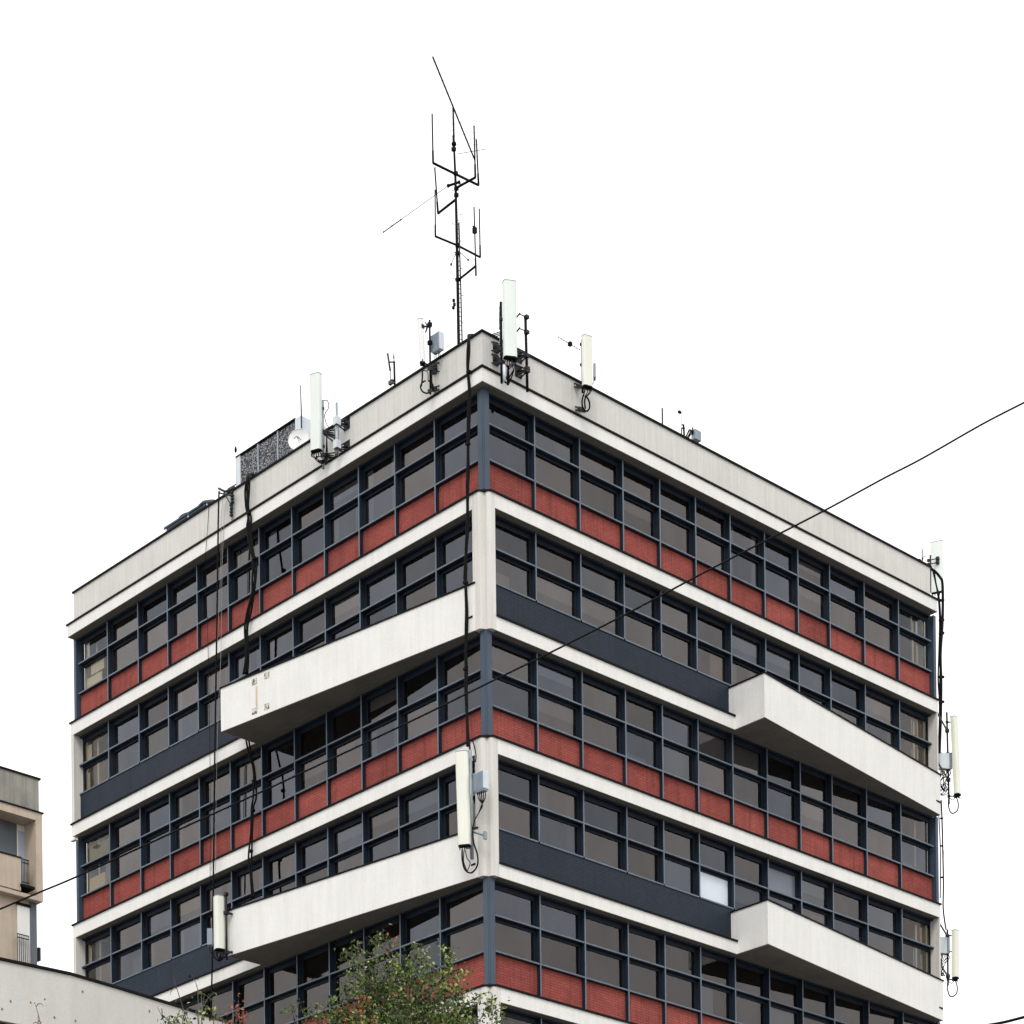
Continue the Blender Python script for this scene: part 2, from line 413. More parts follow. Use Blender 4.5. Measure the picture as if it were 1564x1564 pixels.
BL[(0, 'R', 11, 0)] = [(.72, .78, 0, .8, 'white'), (.55, .60, .1, 1, 'greyb')]  # pale strips coloured as daylight slits seen through the end bay
BL[(0, 'R', 11, 1)] = [(.72, .80, 0, .9, 'tan')]
BL[(1, 'R', 11, 0)] = [(.52, .56, 0, .8, 'greyb'), (.72, .77, 0, .8, 'tan')]
BL[(1, 'R', 11, 1)] = [(.52, .56, 0, .7, 'greyb'), (.72, .77, 0, .8, 'tan')]
BL[(3, 'R', 11, 0)] = [(.75, .82, 0, .8, 'tan')]
BL[(3, 'R', 11, 1)] = [(.75, .82, 0, .8, 'tan'), (.5, .55, 0, 1, 'greyb')]
BL[(0, 'L', 11, 0)] = [(.84, .93, 0, 1, 'white')]  # pale sheets: daylight showing through the end bay, put into their colour
BL[(0, 'L', 11, 1)] = [(.38, 1, .0, .50, 'cream'), (.30, .8, .66, 1, 'cream')]
BL[(1, 'L', 11, 0)] = [(.80, .95, 0, .8, 'cream')]
BL[(1, 'L', 11, 1)] = [(.88, .96, 0, .8, 'cream')]
BL[(2, 'L', 11, 0)] = [(.0, 1, .0, .75, 'olive')]
BL[(2, 'L', 11, 1)] = [(.35, 1, .0, .62, 'cream2'), (0, .33, 0, .9, 'olive')]
BL[(2, 'L', 10, 0)] = [(.55, .95, 0, .35, 'dark')]
BL[(2, 'L', 10, 1)] = [(.55, .98, 0, 1, 'dark')]
BL[(3, 'L', 11, 0)] = [(.90, .94, 0, .8, 'white')]
BL[(3, 'L', 10, 1)] = [(.05, .5, .1, .7, 'greyb')]
BL[(0, 'L', 5, 0)] = [(.70, .9, 0, .9, 'greyb')]
BL[(1, 'L', 5, 0)] = [(.80, .92, 0, 1, 'greyb')]
for key in ((0, 'L', 6, 0), (1, 'L', 6, 0), (1, 'L', 7, 0), (2, 'L', 6, 0), (2, 'L', 6, 1), (3, 'L', 6, 0), (3, 'L', 7, 0), (1, 'L', 7, 1)):
    BL[key] = [(.12, .30, 0, 1, 'greyb'), (.52, .80, 0, 1, 'greyb'), (.86, 1, 0, 1, 'greyb')]
for key in ((0, 'R', 3, 1), (1, 'R', 6, 0), (1, 'R', 1, 1), (1, 'L', 3, 0), (2, 'L', 4, 1), (3, 'L', 2, 0), (3, 'L', 1, 0), (2, 'R', 1, 1), (1, 'R', 2, 1), (0, 'R', 8, 1), (2, 'R', 8, 1), (0, 'L', 3, 0), (3, 'L', 3, 0)):
    BL[key] = [(0, 1, random.uniform(.45, .75), 1, 'greyb')]
for si_ in range(4):
    for f_ in 'RL':
        for k_ in range(12):
            if random.random() < .30:
                q_ = random.random(); dn_ = random.uniform(.35, .9); m_ = random.choice(['greyb', 'greyb', 'greyb', 'tan', 'bluegrey', 'interior2'])
                for p_ in (0, 1):
                    if (si_, f_, k_, p_) in BL: continue
                    if q_ < .4 and p_ == 0: BL[(si_, f_, k_, p_)] = [(0, 1, dn_, 1, m_)]
                    elif q_ < .7: BL[(si_, f_, k_, p_)] = [(0, .12 + .2 * dn_, 0, 1, m_), (.92 - .2 * dn_, 1, 0, 1, m_)]
                    elif p_ == 1: BL[(si_, f_, k_, p_)] = [(random.uniform(0, .4), random.uniform(.6, 1), 0, dn_ * .45, m_)]
                    else: BL[(si_, f_, k_, p_)] = [(0, 1, 0, 1, 'greyb')] if dn_ > .6 else []
M['interior2'] = paint('dark_furniture', (.07, .06, .055), .8, 0, .2)
M['greyb'] = paint('grey_blind', (.40, .38, .36), .85, 0, .08)
M['bluegrey'] = paint('bluegrey_blind', (.40, .46, .54), .8, 0, .06)
M['tan'] = paint('tan_curtain', (.62, .48, .36), .85, 0, .1)
M['olive'] = paint('olive_wall', (.30, .27, .16), .9, 0, .1)
M['cream2'] = paint('buff_wall', (.75, .60, .34), .9, 0, .08)
M['dark'] = paint('dark_cabinet', (.05, .045, .04), .9, 0, .1)
M['film'] = paint('white_window_film', (.66, .72, .80), .25, 0, .04)  # bright reflection painted as one opaque pale pane colour
M['film2'] = paint('grey_window_film', (.145, .165, .20), .25, 0, .10)  # duller reflection, likewise painted as an opaque pane colour
REFLECT = {(3, 'R', 5, 1): 'film', (3, 'R', 7, 0): 'film2', (4, 'R', 7, 1): 'film2'}  # panes whose reflection is painted on
M['clear'] = glass('clear_glass', (.80, .80, .78), amt=1.0)
SPECIAL_CLEAR = {(3, 'R', 5, 1), (3, 'R', 7, 0), (4, 'R', 7, 1), (0, 'L', 11, 1), (0, 'L', 11, 0), (1, 'L', 11, 0), (1, 'L', 11, 1), (2, 'L', 11, 1), (2, 'L', 11, 0), (3, 'L', 11, 0),
                 (0, 'R', 11, 0), (0, 'R', 11, 1), (1, 'R', 11, 0), (1, 'R', 11, 1), (3, 'R', 11, 0), (3, 'R', 11, 1)}
rest = MB(); rest.strip_slot = 4
for si, st in enumerate(ST):
    for face, F in (('R', FR), ('L', FL)):
        for k, s1 in enumerate(F):
            s0 = (.41 if st[0] == 'A' else (.462 if face == 'R' else .53)) if k == 0 else F[k - 1]
            last = k == 11
            if st[0] == 'A':
                mb = MB(); a = s0 if k == 0 else s0 + .03; b = s1 if last else s1 - .03
                box_face(mb, face, a, b, .375, .5, st[4] + .037, st[3] - .028)
                obj('spandrel_panel', mb, M['red'], BLD)
            single = si < 4 or (si == 4 and k < 2)
            if single:
                mb = MB(); a, b = window_mesh(mb, face, s0, s1, st, last)
                wo = obj('window', mb, [M['frame'], M['sash'], M['strip']], BLD)
                for pi, (zu, zl) in enumerate(pane_rects(st)):
                    key = (si, face, k, pi)
                    mb = MB(); pane_mesh(mb, face, a + .075, b - .075, zl - .001, zu + .001, tilt=random.uniform(-.004, .004))
                    obj('pane', mb, M[REFLECT[key]] if key in REFLECT else M['clear'] if key in SPECIAL_CLEAR else M['glass'], wo)
                    for (u0, u1, v0, v1, mt) in BL.get(key, ()):
                        mb = MB(); wd = b - a - .15; hh = zu - zl
                        blind_mesh(mb, face, a + .075 + wd * u0, a + .075 + wd * u1, zl + hh * v0 - .05, zl + hh * v1 + .02)
                        obj('blind', mb, M[mt], wo)
            else:
                a, b = window_mesh(rest, face, s0, s1, st, last)
                rest.cur = 2
                for pi, (zu, zl) in enumerate(pane_rects(st)):
                    pane_mesh(rest, face, a + .075, b - .075, zl - .001, zu + .001, tilt=random.uniform(-.004, .004))
                rest.cur = 3
                if si == 4 and face == 'R' and k in (7, 5): blind_mesh(rest, face, a + .1, b - (.1 if k == 7 else .7), st[3] + .05, st[2] - .08)
                rest.cur = 0
obj('window', rest, [M['frame'], M['sash'], M['glass'], M['bluegrey'], M['strip']], BLD, kind='stuff', label='navy framed windows of the storeys lower down')
# navy brick aprons on the B storeys
for st in ST:
    if st[0] != 'B': continue
    for face in 'RL':
        mb = MB(); box_face(mb, face, (.462 if face == 'R' else .53), 19.58, .285, .5, st[4] + .037, st[3] - .029)
        obj('apron_panel', mb, M['navy'], BLD)
# rooms behind the glass: floor slabs, dim core, end walls
for i, (a, b) in enumerate([(0, .355)] + BANDS):
    mb = MB(); mb.box((.51, .51, z_(a + .02)), (19.2, 19.2, z_(b - .03))); obj('floor_slab', mb, M['ceiling'], BLD)
mb = MB(); mb.box((4.5, 4.5, 0.3), (19.2, 19.2, z_(.1))); obj('core_wall', mb, M['interior'], BLD)
# end walls with a narrow light slit close to each street corner
for st in ST:
    for face in 'RL':
        mb = MB(); g = 'L' if face == 'R' else 'R'
        for (o0, o1) in ((.505, .86), (.93, 4.4)):
            if face == 'R': mb.box((19.45, o0, z_(st[4])), (19.57, o1, z_(st[1])))
            else: mb.box((o0, 19.45, z_(st[4])), (o1, 19.57, z_(st[1])))
        obj('end_wall', mb, M['cream'], BLD)
# lower storeys down to the street, plain repeats of the same bands
mb = MB(); mb.box((.45, .45, .15), (EO - .1, EO - .1, z_(-19.52))); obj('lower_wall', mb, M['navy'], BLD)
mb = MB()
for k in range(5):
    zz = -22.8 - 3.28 * k; mb.box((OB, OB, z_(zz)), (EO, EO, z_(zz + .38)))
obj('lower_band', mb, M['fascia'], BLD)

# wedge balconies
def balcony(poly_out, z0, z1, face):
    b = MB(); p = [Vector(q) for q in poly_out]      # p0 wall-side far, p1 tip, p2 thin end, p3 back
    b.prism([tuple(q) for q in p], z_(z0), z_(z0 + .22))
    # parapet walls
    t = .16
    d = (p[2] - p[1]).normalized(); n = Vector((-d.y, d.x))
    if n.dot(p[0] - p[1]) < 0: n = -n
    dd = (p[0] - p[1]).normalized()
    i1 = p[1] + dd * t / abs(dd.dot(n)); i2 = p[2] + n * t
    # intersection of the two inner lines
    s = d * (t / abs((d - dd * d.dot(dd)).length))
    A = p[1] + dd * (t / abs(dd.dot(n))) + s
    b.prism([tuple(p[1]), tuple(p[2]), tuple(p[2] + dd * .05), tuple(A)], z_(z0 + .22), z_(z1))
    b.prism([tuple(p[0]), tuple(p[1]), tuple(A), tuple(p[0] + s)], z_(z0 + .22), z_(z1))
    o = obj('balcony', b, M['fascia'], BLD)
    f = MB(); e = .03
    q0 = p[0] - d * e; q1 = p[1] - n * e - d * e; q2 = p[2] - n * e + d * .02
    f.prism([tuple(q0), tuple(q1), tuple(q2), tuple(q2 + n * .2), tuple(A + n * .03 + d * .03), tuple(p[0] + s + d * .03)], z_(z1), z_(z1 + .04))
    obj('flashing', f, M['flash'], o)
    u = MB(); c = sum(p, Vector((0, 0))) / 4
    u.prism([tuple(q + (c - q).normalized() * .03) for q in p], z_(z0 - .012), z_(z0 - .002))
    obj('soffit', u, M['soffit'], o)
    return o
balcony([(9.915, .30), (9.915, -1.08), (19.70, .052), (19.70, .30)], -6.408, -5.15, 'R')
balcony([(9.90, .30), (9.90, -1.12), (19.72, .052), (19.72, .30)], -12.944, -11.70, 'R')
L1 = balcony([(.30, 10.07), (-1.16, 10.07), (.050, .45), (.30, .45)], -6.408, -5.17, 'L')
balcony([(.30, 9.93), (-1.13, 9.93), (.050, .45), (.30, .45)], -12.944, -11.66, 'L')
def mat_patch():
    m, nt, b = new_mat('filled_bolt_patch'); v = coords(nt)
    nt.links.new(ramp(nt, noise(nt, v, 9, 4, .7), [(.42, (.10, .09, .075)), (.52, (.62, .59, .52)), (.8, (.7, .67, .6))]), b.inputs['Base Color']); b.inputs['Roughness'].default_value = .9
    return m
mp_ = mat_patch()
fd = (Vector((.050, .45)) - Vector((-1.16, 10.07))).normalized(); fd3 = Vector((fd.x, fd.y, 0)); fn3 = Vector((-fd.y, fd.x, 0))
if fn3.x > 0: fn3 = -fn3
def on_balc(px, py):
    d = ray(px, py); P0 = Vector((-1.16, 10.07, 0)); t = (P0 - CAM).dot(fn3) / d.dot(fn3); return CAM + d * t
for px, py in ((388.5, 1041), (407.5, 1031.5), (389, 1086), (407.5, 1079)):
    c = on_balc(px, py); mb = MB(); mb.obox(c + fn3 * .004, fd3 * .10, fn3 * .006, Vector((0, 0, .085))); obj('wall_patch', mb, mp_, L1)
c0 = on_balc(392, 1048); c1 = on_balc(392, 1083); mb = MB()
mb.obox((c0 + c1) / 2 + fn3 * .002, fd3 * .035, fn3 * .002, Vector((0, 0, (c0 - c1).length / 2)))
obj('rust_streak', mb, paint('rust_stain', (.66, .52, .36), .9, 0, .2, 6), L1)
# small gutter stub at the left end
mb = MB(); p = on_l(113, 1283, .0); mb.obox(p, (.06, 0, 0), (0, .13, 0), (0, 0, .03)); obj('gutter_stub', mb, M['white'], BLD)

# ------------------------------------------------------------------ panel antennas
UP = Vector((0, 0, 1))
TOCAM = Vector((-.7, -.72, 0)).normalized()
def yawv(deg):                     # horizontal direction, 0 = towards the street corner viewpoint, + = turned to the right face
    a = math.atan2(TOCAM.y, TOCAM.x) + R(deg); return Vector((math.cos(a), math.sin(a), 0))
GA = 'panel antennas bolted round the office block'
def radome(mb, c, fwd, wd, dp, zb, zt, lean=Vector((0, 0, 0)), n=5):
    side = fwd.cross(UP).normalized(); prof = []
    r = min(dp * .45, wd * .3)
    prof += [(-wd / 2, -dp / 2), (wd / 2, -dp / 2)]
    for k in range(n + 1):
        a = math.pi / 2 * k / n; prof.append((wd / 2 - r + r * math.cos(a), dp / 2 - r + r * math.sin(a)))
    for k in range(n + 1):
        a = math.pi / 2 + math.pi / 2 * k / n; prof.append((-wd / 2 + r + r * math.cos(a), dp / 2 - r + r * math.sin(a)))
    m = len(prof); vs = []
    for z, sh in ((zb, 0), (zt, 1)):
        for (a, b) in prof: vs.append(Vector((c.x, c.y, z)) + side * a + fwd * b + lean * sh)
    mb.add(vs, [tuple(range(m - 1, -1, -1)), tuple(range(m, 2 * m))])
    mb.add(vs, [(i, (i + 1) % m, m + (i + 1) % m, m + i) for i in range(m)], True)
def clamp(mb, a, b, r=.025):
    mb.piece()
    mb.tube([a, b], r, 6); mb.obox(a, (.035, 0, 0), (0, .035, 0), (0, 0, .04)); mb.obox(b, (.045, 0, 0), (0, .045, 0), (0, 0, .05))
def wallbracket(mb, wall, pole, hh=.16, wn=None, wt=None):
    # fan-shaped strut bracket between a wall plate and the pole
    mb.piece()
    wn = wn or (pole - wall).normalized(); t = wn.cross(UP).normalized()
    mb.obox(wall, t * .13, wn * .012, UP * hh)
    for s in (-1, 1):
        for k in (-1, 1): mb.tube([wall + t * .10 * s + UP * hh * .8 * k, pole + UP * .03 * k], .02, 5)
    mb.tube([wall, pole], .03, 6); mb.obox(pole, t * .06, wn * .06, UP * .05)
def cables(mb, start, n, spread, pts, r=.012, side=Vector((1, -1, 0)).normalized()):
    for k in range(n):
        f = (k / (n - 1) - .5) if n > 1 else 0
        p0 = start + side * spread * f
        mb.tube(bez([p0, p0 - UP * .08] + [q + side * random.uniform(-.03, .03) + UP * random.uniform(-.05, .05) for q in pts[:-1]] + [pts[-1]], 5), r, 5)
def antenna(label, c, ztop, zbot, wd, dp, fwd, mat='radome', group=GA, lean=Vector((0, 0, 0)), loc=None):
    t = thing('panel_antenna', label, 'antenna', loc or (c.x, c.y, zbot), group)
    mb = MB(); radome(mb, c, fwd, wd, dp, zbot, ztop, lean); obj('radome', mb, M[mat], t, bevel=.01)
    mb = MB(); radome(mb, c, fwd, wd * .98, dp * .96, zbot - .035, zbot - .002)
    side = fwd.cross(UP).normalized()
    for k in range(5): q = c + side * wd * (.38 * (k - 2) / 2); mb.tube([Vector((q.x, q.y, zbot - .03)), Vector((q.x, q.y, zbot - .11))], .016, 6)
    obj('connector_plate', mb, M['black'], t)
    mb = MB(); radome(mb, c + Vector((lean.x, lean.y, 0)), fwd, wd * 1.03, dp * 1.04, ztop + lean.z + .001, ztop + lean.z + .02); obj('top_cap', mb, M['unitdark'], t)
    return t
def plan(px, py, face, off): return (on_l if face == 'L' else on_r)(px, py, off)
def loop_pts(c, r, side, n=16, a0=100, a1=440):
    return [c + side * r * math.cos(R(a0 + (a1 - a0) * k / n)) + UP * r * math.sin(R(a0 + (a1 - a0) * k / n)) for k in range(n + 1)]
SIDE = Vector((RM[0][0], RM[0][1], 0)).normalized()     # across the facade corner, left to right

# a: left parapet, tall
c = plan(483, 688, 'L', -.42); zt = plan(483, 572, 'L', -.42).z
A = antenna('tall greenish white panel antenna left of the dish, on the left parapet edge', c, zt, c.z, .33, .16, yawv(-24), 'radome2')
pp = plan(494, 716, 'L', -.22); pt = plan(492.5, 612, 'L', -.22)
mb = MB(); mb.tube([pp, Vector((pp.x, pp.y, pt.z))], .035, 8); obj('pole', mb, M['galv'], A)
mb = MB(); wallbracket(mb, Vector((.15, pp.y - .1, plan(500, 662, 'L', -.1).z)), Vector((pp.x, pp.y, plan(500, 662, 'L', -.1).z)))
wallbracket(mb, Vector((.15, pp.y - .1, plan(500, 697, 'L', -.1).z)), Vector((pp.x, pp.y, plan(500, 697, 'L', -.1).z))); obj('wall_bracket', mb, M['darksteel'], A)
mb = MB(); clamp(mb, Vector((pp.x, pp.y, c.z + .15)), Vector((c.x + .08, c.y + .05, c.z + .15))); clamp(mb, Vector((pp.x, pp.y, zt - .9)), Vector((c.x + .08, c.y + .05, zt - .9))); obj('clamp', mb, M['darksteel'], A)
mb = MB(); e = plan(491, 704, 'L', -.3); cables(mb, Vector((c.x, c.y, c.z - .08)), 5, .26, [plan(483, 700, 'L', -.35), plan(489, 706, 'L', -.3), plan(498, 700, 'L', -.2), plan(499, 668, 'L', -.12)], .014, SIDE)
mb.tube(bez([plan(493, 612, 'L', -.2), plan(500, 612, 'L', -.2), plan(502, 622, 'L', -.2), plan(496, 634, 'L', -.15), plan(499, 648, 'L', -.1), plan(506, 655, 'L', 0), plan(512, 650, 'L', .3)], 6), .012, 5)
obj('cable', mb, M['black'], A)
# a2: spare pole with grey box clamps right of it
pp = plan(515, 694, 'L', -.22); pt = plan(514.5, 615, 'L', -.22)
A2 = thing('antenna_pole', 'short grey pole on two fan brackets right of the tall left antenna', 'pole', pp)
mb = MB(); mb.tube([pp, Vector((pp.x, pp.y, pt.z))], .033, 8); mb.tube([pp, Vector((pp.x, pp.y, plan(515, 645, 'L', -.22).z))], .055, 8); obj('pole', mb, M['galv'], A2)
mb = MB()
for y in (646, 684):
    q = plan(516, y, 'L', -.22); wallbracket(mb, plan(530, y + 2 if y < 660 else y - 2, 'L', .15), Vector((pp.x, pp.y, q.z)))
obj('wall_bracket', mb, M['darksteel'], A2)
mb = MB()
for y in (643, 679): q = plan(515, y, 'L', -.22); mb.obox(Vector((pp.x, pp.y, q.z)), (.08, 0, 0), (0, .08, 0), (0, 0, .11))
obj('clamp_box', mb, M['unit'], A2)
# b: slim antenna with grey radio box
c = plan(645.5, 553, 'L', -.36); zt = plan(645, 488, 'L', -.36).z
Bt = antenna('slim white panel antenna with grey radio box and looped cable, left of the mast', c, zt, c.z, .15, .10, yawv(15), 'white', lean=SIDE * -.05)
pp = plan(657.5, 602, 'L', -.2); pt = plan(656, 489, 'L', -.2)
mb = MB(); mb.tube([pp, Vector((pp.x, pp.y, pt.z))], .026, 8)
for y in (496, 524): q = plan(656, y, 'L', -.2); mb.obox(Vector((pp.x, pp.y, q.z)), (.05, 0, 0), (0, .05, 0), (0, 0, .05))
obj('pole', mb, M['black'], Bt)
mb = MB(); wallbracket(mb, plan(667, 562, 'L', .15), Vector((pp.x, pp.y, plan(658, 562, 'L', -.2).z))); wallbracket(mb, plan(667, 593, 'L', .15), Vector((pp.x, pp.y, plan(658, 596, 'L', -.2).z)), .07); clamp(mb, Vector((pp.x, pp.y, plan(656, 498, 'L', -.2).z)), c + UP * (plan(656, 500, 'L', -.2).z - c.z)); clamp(mb, Vector((pp.x, pp.y, plan(656, 560, 'L', -.2).z)), c)
obj('wall_bracket', mb, M['darksteel'], Bt)
q = plan(668.5, 524, 'L', 0); mb = MB(); mb.obox(q, Vector((0, 1, 0)) * .17, Vector((1, 0, 0)) * .085, UP * .235); bx = obj('radio_unit', mb, M['unit'], Bt, bevel=.015)
mb = MB()
for k in range(8): mb.obox(q + Vector((-.095, -.15 + .043 * k, 0)), (.012, 0, 0), (0, .007, 0), (0, 0, .22))
obj('heat_sink', mb, M['unitdark'], bx)
mb = MB()
for dx in (-4, -1, 3, 5): mb.tube([plan(667 + dx, 537, 'L', 0), plan(667 + dx, 548, 'L', .02)], .012, 5)
mb.piece(); mb.tube(loop_pts(plan(652, 591, 'L', -.28), .17, SIDE), .022, 6)
mb.tube(bez([plan(645, 566, 'L', -.33), plan(645, 578, 'L', -.3), plan(643.5, 590, 'L', -.28)], 5), .022, 6)
mb.tube(bez([plan(659, 565, 'L', -.22), plan(659.5, 580, 'L', -.25), plan(660, 593, 'L', -.28)], 5), .02, 6)
mb.tube(bez([plan(646, 566, 'L', -.33), plan(653, 568, 'L', -.3), plan(654, 580, 'L', -.28)], 5), .012, 6)
mb.piece(); mb.tube(bez([plan(649, 492, 'L', -.25), plan(652, 498, 'L', -.2), plan(650, 508, 'L', -.2), plan(654, 498, 'L', -.2)], 5), .016, 6)
obj('cable', mb, M['black'], Bt)
# d: big one right of the corner
c = plan(779.5, 546, 'R', -.48); zt = plan(778, 431, 'R', -.48).z
D = antenna('tallest white panel antenna just right of the parapet corner', c, zt, c.z, .36, .17, yawv(14), 'radome2')
pp = plan(766, 560, 'R', -.2)
mb = MB(); mb.tube([Vector((pp.x, pp.y, plan(766, 585, 'R', -.2).z)), Vector((pp.x, pp.y, plan(766, 462, 'R', -.2).z))], .035, 8); obj('pole', mb, M['black'], D)
mb = MB()
for y, x in ((531, 755), (550, 755)): wallbracket(mb, plan(x, y - 1, 'R', .15), Vector((pp.x, pp.y, plan(766, y + 2, 'R', -.2).z)), .15)
clamp(mb, Vector((pp.x, pp.y, c.z + .2)), Vector((c.x, c.y + .1, c.z + .2))); clamp(mb, Vector((pp.x, pp.y, c.z + 1.1)), Vector((c.x, c.y + .1, c.z + 1.1)))
obj('wall_bracket', mb, M['darksteel'], D)
q = plan(764.5, 490, 'R', -.1); mb = MB(); mb.obox(q, SIDE * .045, SIDE.cross(UP) * .06, UP * .2); q = plan(765, 518, 'R', -.1); mb.obox(q, SIDE * .04, SIDE.cross(UP) * .05, UP * .12)
mb.obox(plan(763.5, 478, 'R', -.1), SIDE * .02, SIDE.cross(UP) * .02, UP * .16)
obj('tilt_arm', mb, M['unitdark'], D)
mb = MB(); cables(mb, Vector((c.x, c.y, c.z - .08)), 6, .28, [plan(777, 562, 'R', -.4), plan(776, 576, 'R', -.35), plan(777, 586, 'R', -.3)], .014, SIDE)
mb.tube(bez([plan(786, 552, 'R', -.45), plan(784, 568, 'R', -.4), plan(779, 582, 'R', -.3), plan(776, 588, 'R', -.3), plan(775, 582, 'R', -.3), plan(784, 566, 'R', -.35)], 6), .018, 6)
mb.tube(bez([plan(765, 556, 'R', -.25), plan(768, 572, 'R', -.3), plan(770, 582, 'R', -.3), plan(777, 587, 'R', -.3)], 6), .022, 6)
for dy in (0, 2.5, 5): mb.tube(bez([plan(766, 506 + dy, 'R', 0), plan(757, 509 + dy, 'R', .15), plan(750, 511 + dy * .6, 'R', .5), plan(742, 512 + dy * .5, 'R', .8)], 6), .014, 5)
obj('cable', mb, M['black'], D)
mb = MB(); mb.tube([plan(770, 558, 'R', -.38), plan(770.5, 582, 'R', -.38)], .04, 8); mb.tube([plan(784, 548, 'R', -.45), plan(783.5, 562, 'R', -.45)], .03, 8); obj('filter_tube', mb, M['unit'], D)
# d2: dark pole right of it
pp = plan(805.5, 598, 'R', -.25)
D2 = thing('antenna_pole', 'tall dark pole with two small dipoles right of the tallest panel antenna', 'pole', pp)
mb = MB(); mb.tube([pp, Vector((pp.x, pp.y, plan(803, 482, 'R', -.25).z)) - SIDE * .03], .038, 8); obj('pole', mb, M['black'], D2)
mb = MB()
for y in (543, 566): wallbracket(mb, plan(791, y + 1, 'R', .15), Vector((pp.x, pp.y, plan(804, y - 1, 'R', -.25).z)), .17)
for y in (484, 507, 543, 562, 566): q = plan(803.5, y, 'R', -.25); mb.obox(Vector((pp.x, pp.y, q.z)), (.055, 0, 0), (0, .055, 0), (0, 0, .04))
obj('wall_bracket', mb, M['darksteel'], D2)
mb = MB()
for y in (483, 505):
    a = plan(802, y, 'R', -.25); b = plan(793.5, y - 3, 'R', -.45); mb.tube([a, b], .014, 5); mb.tube([plan(789, y + 1.5, 'R', -.5), plan(794, y - 4.5, 'R', -.42)], .022, 5)
obj('dipole', mb, M['black'], D2)
# e: right parapet
c = plan(897.5, 590, 'R', -.42); zt = plan(897.5, 515, 'R', -.42).z
E = antenna('shorter cream panel antenna with side box, midway along the right parapet near the corner', c, zt, c.z, .29, .13, yawv(30), 'radome')
pp = plan(890, 618, 'R', -.2)
mb = MB(); mb.tube([Vector((pp.x, pp.y, plan(890, 600, 'R', -.2).z)), Vector((pp.x, pp.y, plan(889.5, 519, 'R', -.2).z))], .028, 8)
for y in (526, 557): q = plan(889, y, 'R', -.2); mb.obox(Vector((pp.x, pp.y, q.z)), (.045, 0, 0), (0, .045, 0), (0, 0, .035))
obj('pole', mb, M['black'], E)
mb = MB(); wallbracket(mb, plan(881, 589, 'R', .15), Vector((pp.x, pp.y, plan(890, 592, 'R', -.2).z)), .06); wallbracket(mb, plan(883, 624, 'R', .15), Vector((pp.x, pp.y, plan(890, 627, 'R', -.2).z)), .06)
clamp(mb, Vector((pp.x, pp.y, c.z + .1)), Vector((c.x, c.y + .08, c.z + .1))); obj('wall_bracket', mb, M['darksteel'], E)
q = plan(908, 568, 'R', -.3); mb = MB(); mb.obox(q, SIDE * .035, SIDE.cross(UP) * .10, UP * .19); obj('radio_unit', mb, M['unitdark'], E, bevel=.01)
mb = MB(); mb.tube([plan(893, 596, 'R', -.35), plan(891, 606, 'R', -.3)], .02, 6)
mb.tube(bez([plan(891, 604, 'R', -.3), plan(889, 612, 'R', -.3), plan(890, 622, 'R', -.3), plan(895, 628, 'R', -.3), plan(900, 624, 'R', -.3), plan(900, 614, 'R', -.3), plan(895.5, 606, 'R', -.3), plan(893, 612, 'R', -.3), plan(894, 624, 'R', -.3)], 6), .024, 6)
for dx in (0, 3, 5): mb.tube(bez([plan(895 + dx, 592, 'R', -.4), plan(897 + dx, 599, 'R', -.38), plan(893 + dx * .5, 606, 'R', -.3)], 5), .012, 5)
mb.tube([plan(908, 580, 'R', -.3), plan(904, 590, 'R', -.38)], .01, 5)
obj('cable', mb, M['black'], E)
# e2: little yagi seen end on, left of e
q0 = at_d(885, 534, 72); q1 = at_z(853, 515, q0.z)
y2 = thing('yagi_antenna', 'tiny thin yagi antenna hovering over the right parapet between two panel antennas', 'antenna', q0)
mb = MB(); mb.tube([q0, q1], .008, 5)
for k in range(9):
    p = q0.lerp(q1, k / 8); mb.tube([p - UP * .012, p + UP * .012], .016, 5)
obj('boom', mb, M['black'], y2)
mb = MB(); p = q0.lerp(q1, .45); mb.obox(p, (.05, 0, 0), (0, .05, 0), (0, 0, .05)); obj('feed_box', mb, M['black'], y2)
mb = MB(); mb.tube([q0, Vector((q0.x, q0.y, z_(.39)))], .004, 5); obj('pole', mb, M['greycable'], y2)
# g: far right end, back view
D_g = 81.5
c = at_d(1431.5, 895, D_g); zt = at_d(1431, 828, D_g).z
G = antenna('pale panel antenna seen from behind at the far right roof corner', c, zt, c.z - .2, .40, .10, yawv(158), 'radome2')
mb = MB(); mb.tube([at_d(1421, 905, D_g - .3), at_d(1421, 848, D_g - .3)], .03, 8); obj('pole', mb, M['darksteel'], G)
mb = MB()
for y in (856, 862): clamp(mb, at_d(1418, y, D_g - .3), at_d(1432, y - 3, D_g - .1), .018)
obj('clamp', mb, M['darksteel'], G)
mb = MB(); mb.tube(bez([at_d(1418, 866, D_g - .4), at_d(1410, 861, D_g - .4), at_d(1405, 854, D_g - .4), at_d(1400, 856, D_g - .4)], 6), .014, 5); mb.tube([at_d(1408.5, 865, D_g - .4), at_d(1408.5, 839, D_g - .4)], .018, 5); mb.tube(bez([at_d(1409, 856, D_g - .4), at_d(1411, 850, D_g - .4), at_d(1414, 851, D_g - .4)], 4), .012, 5)
obj('cable', mb, M['black'], G)
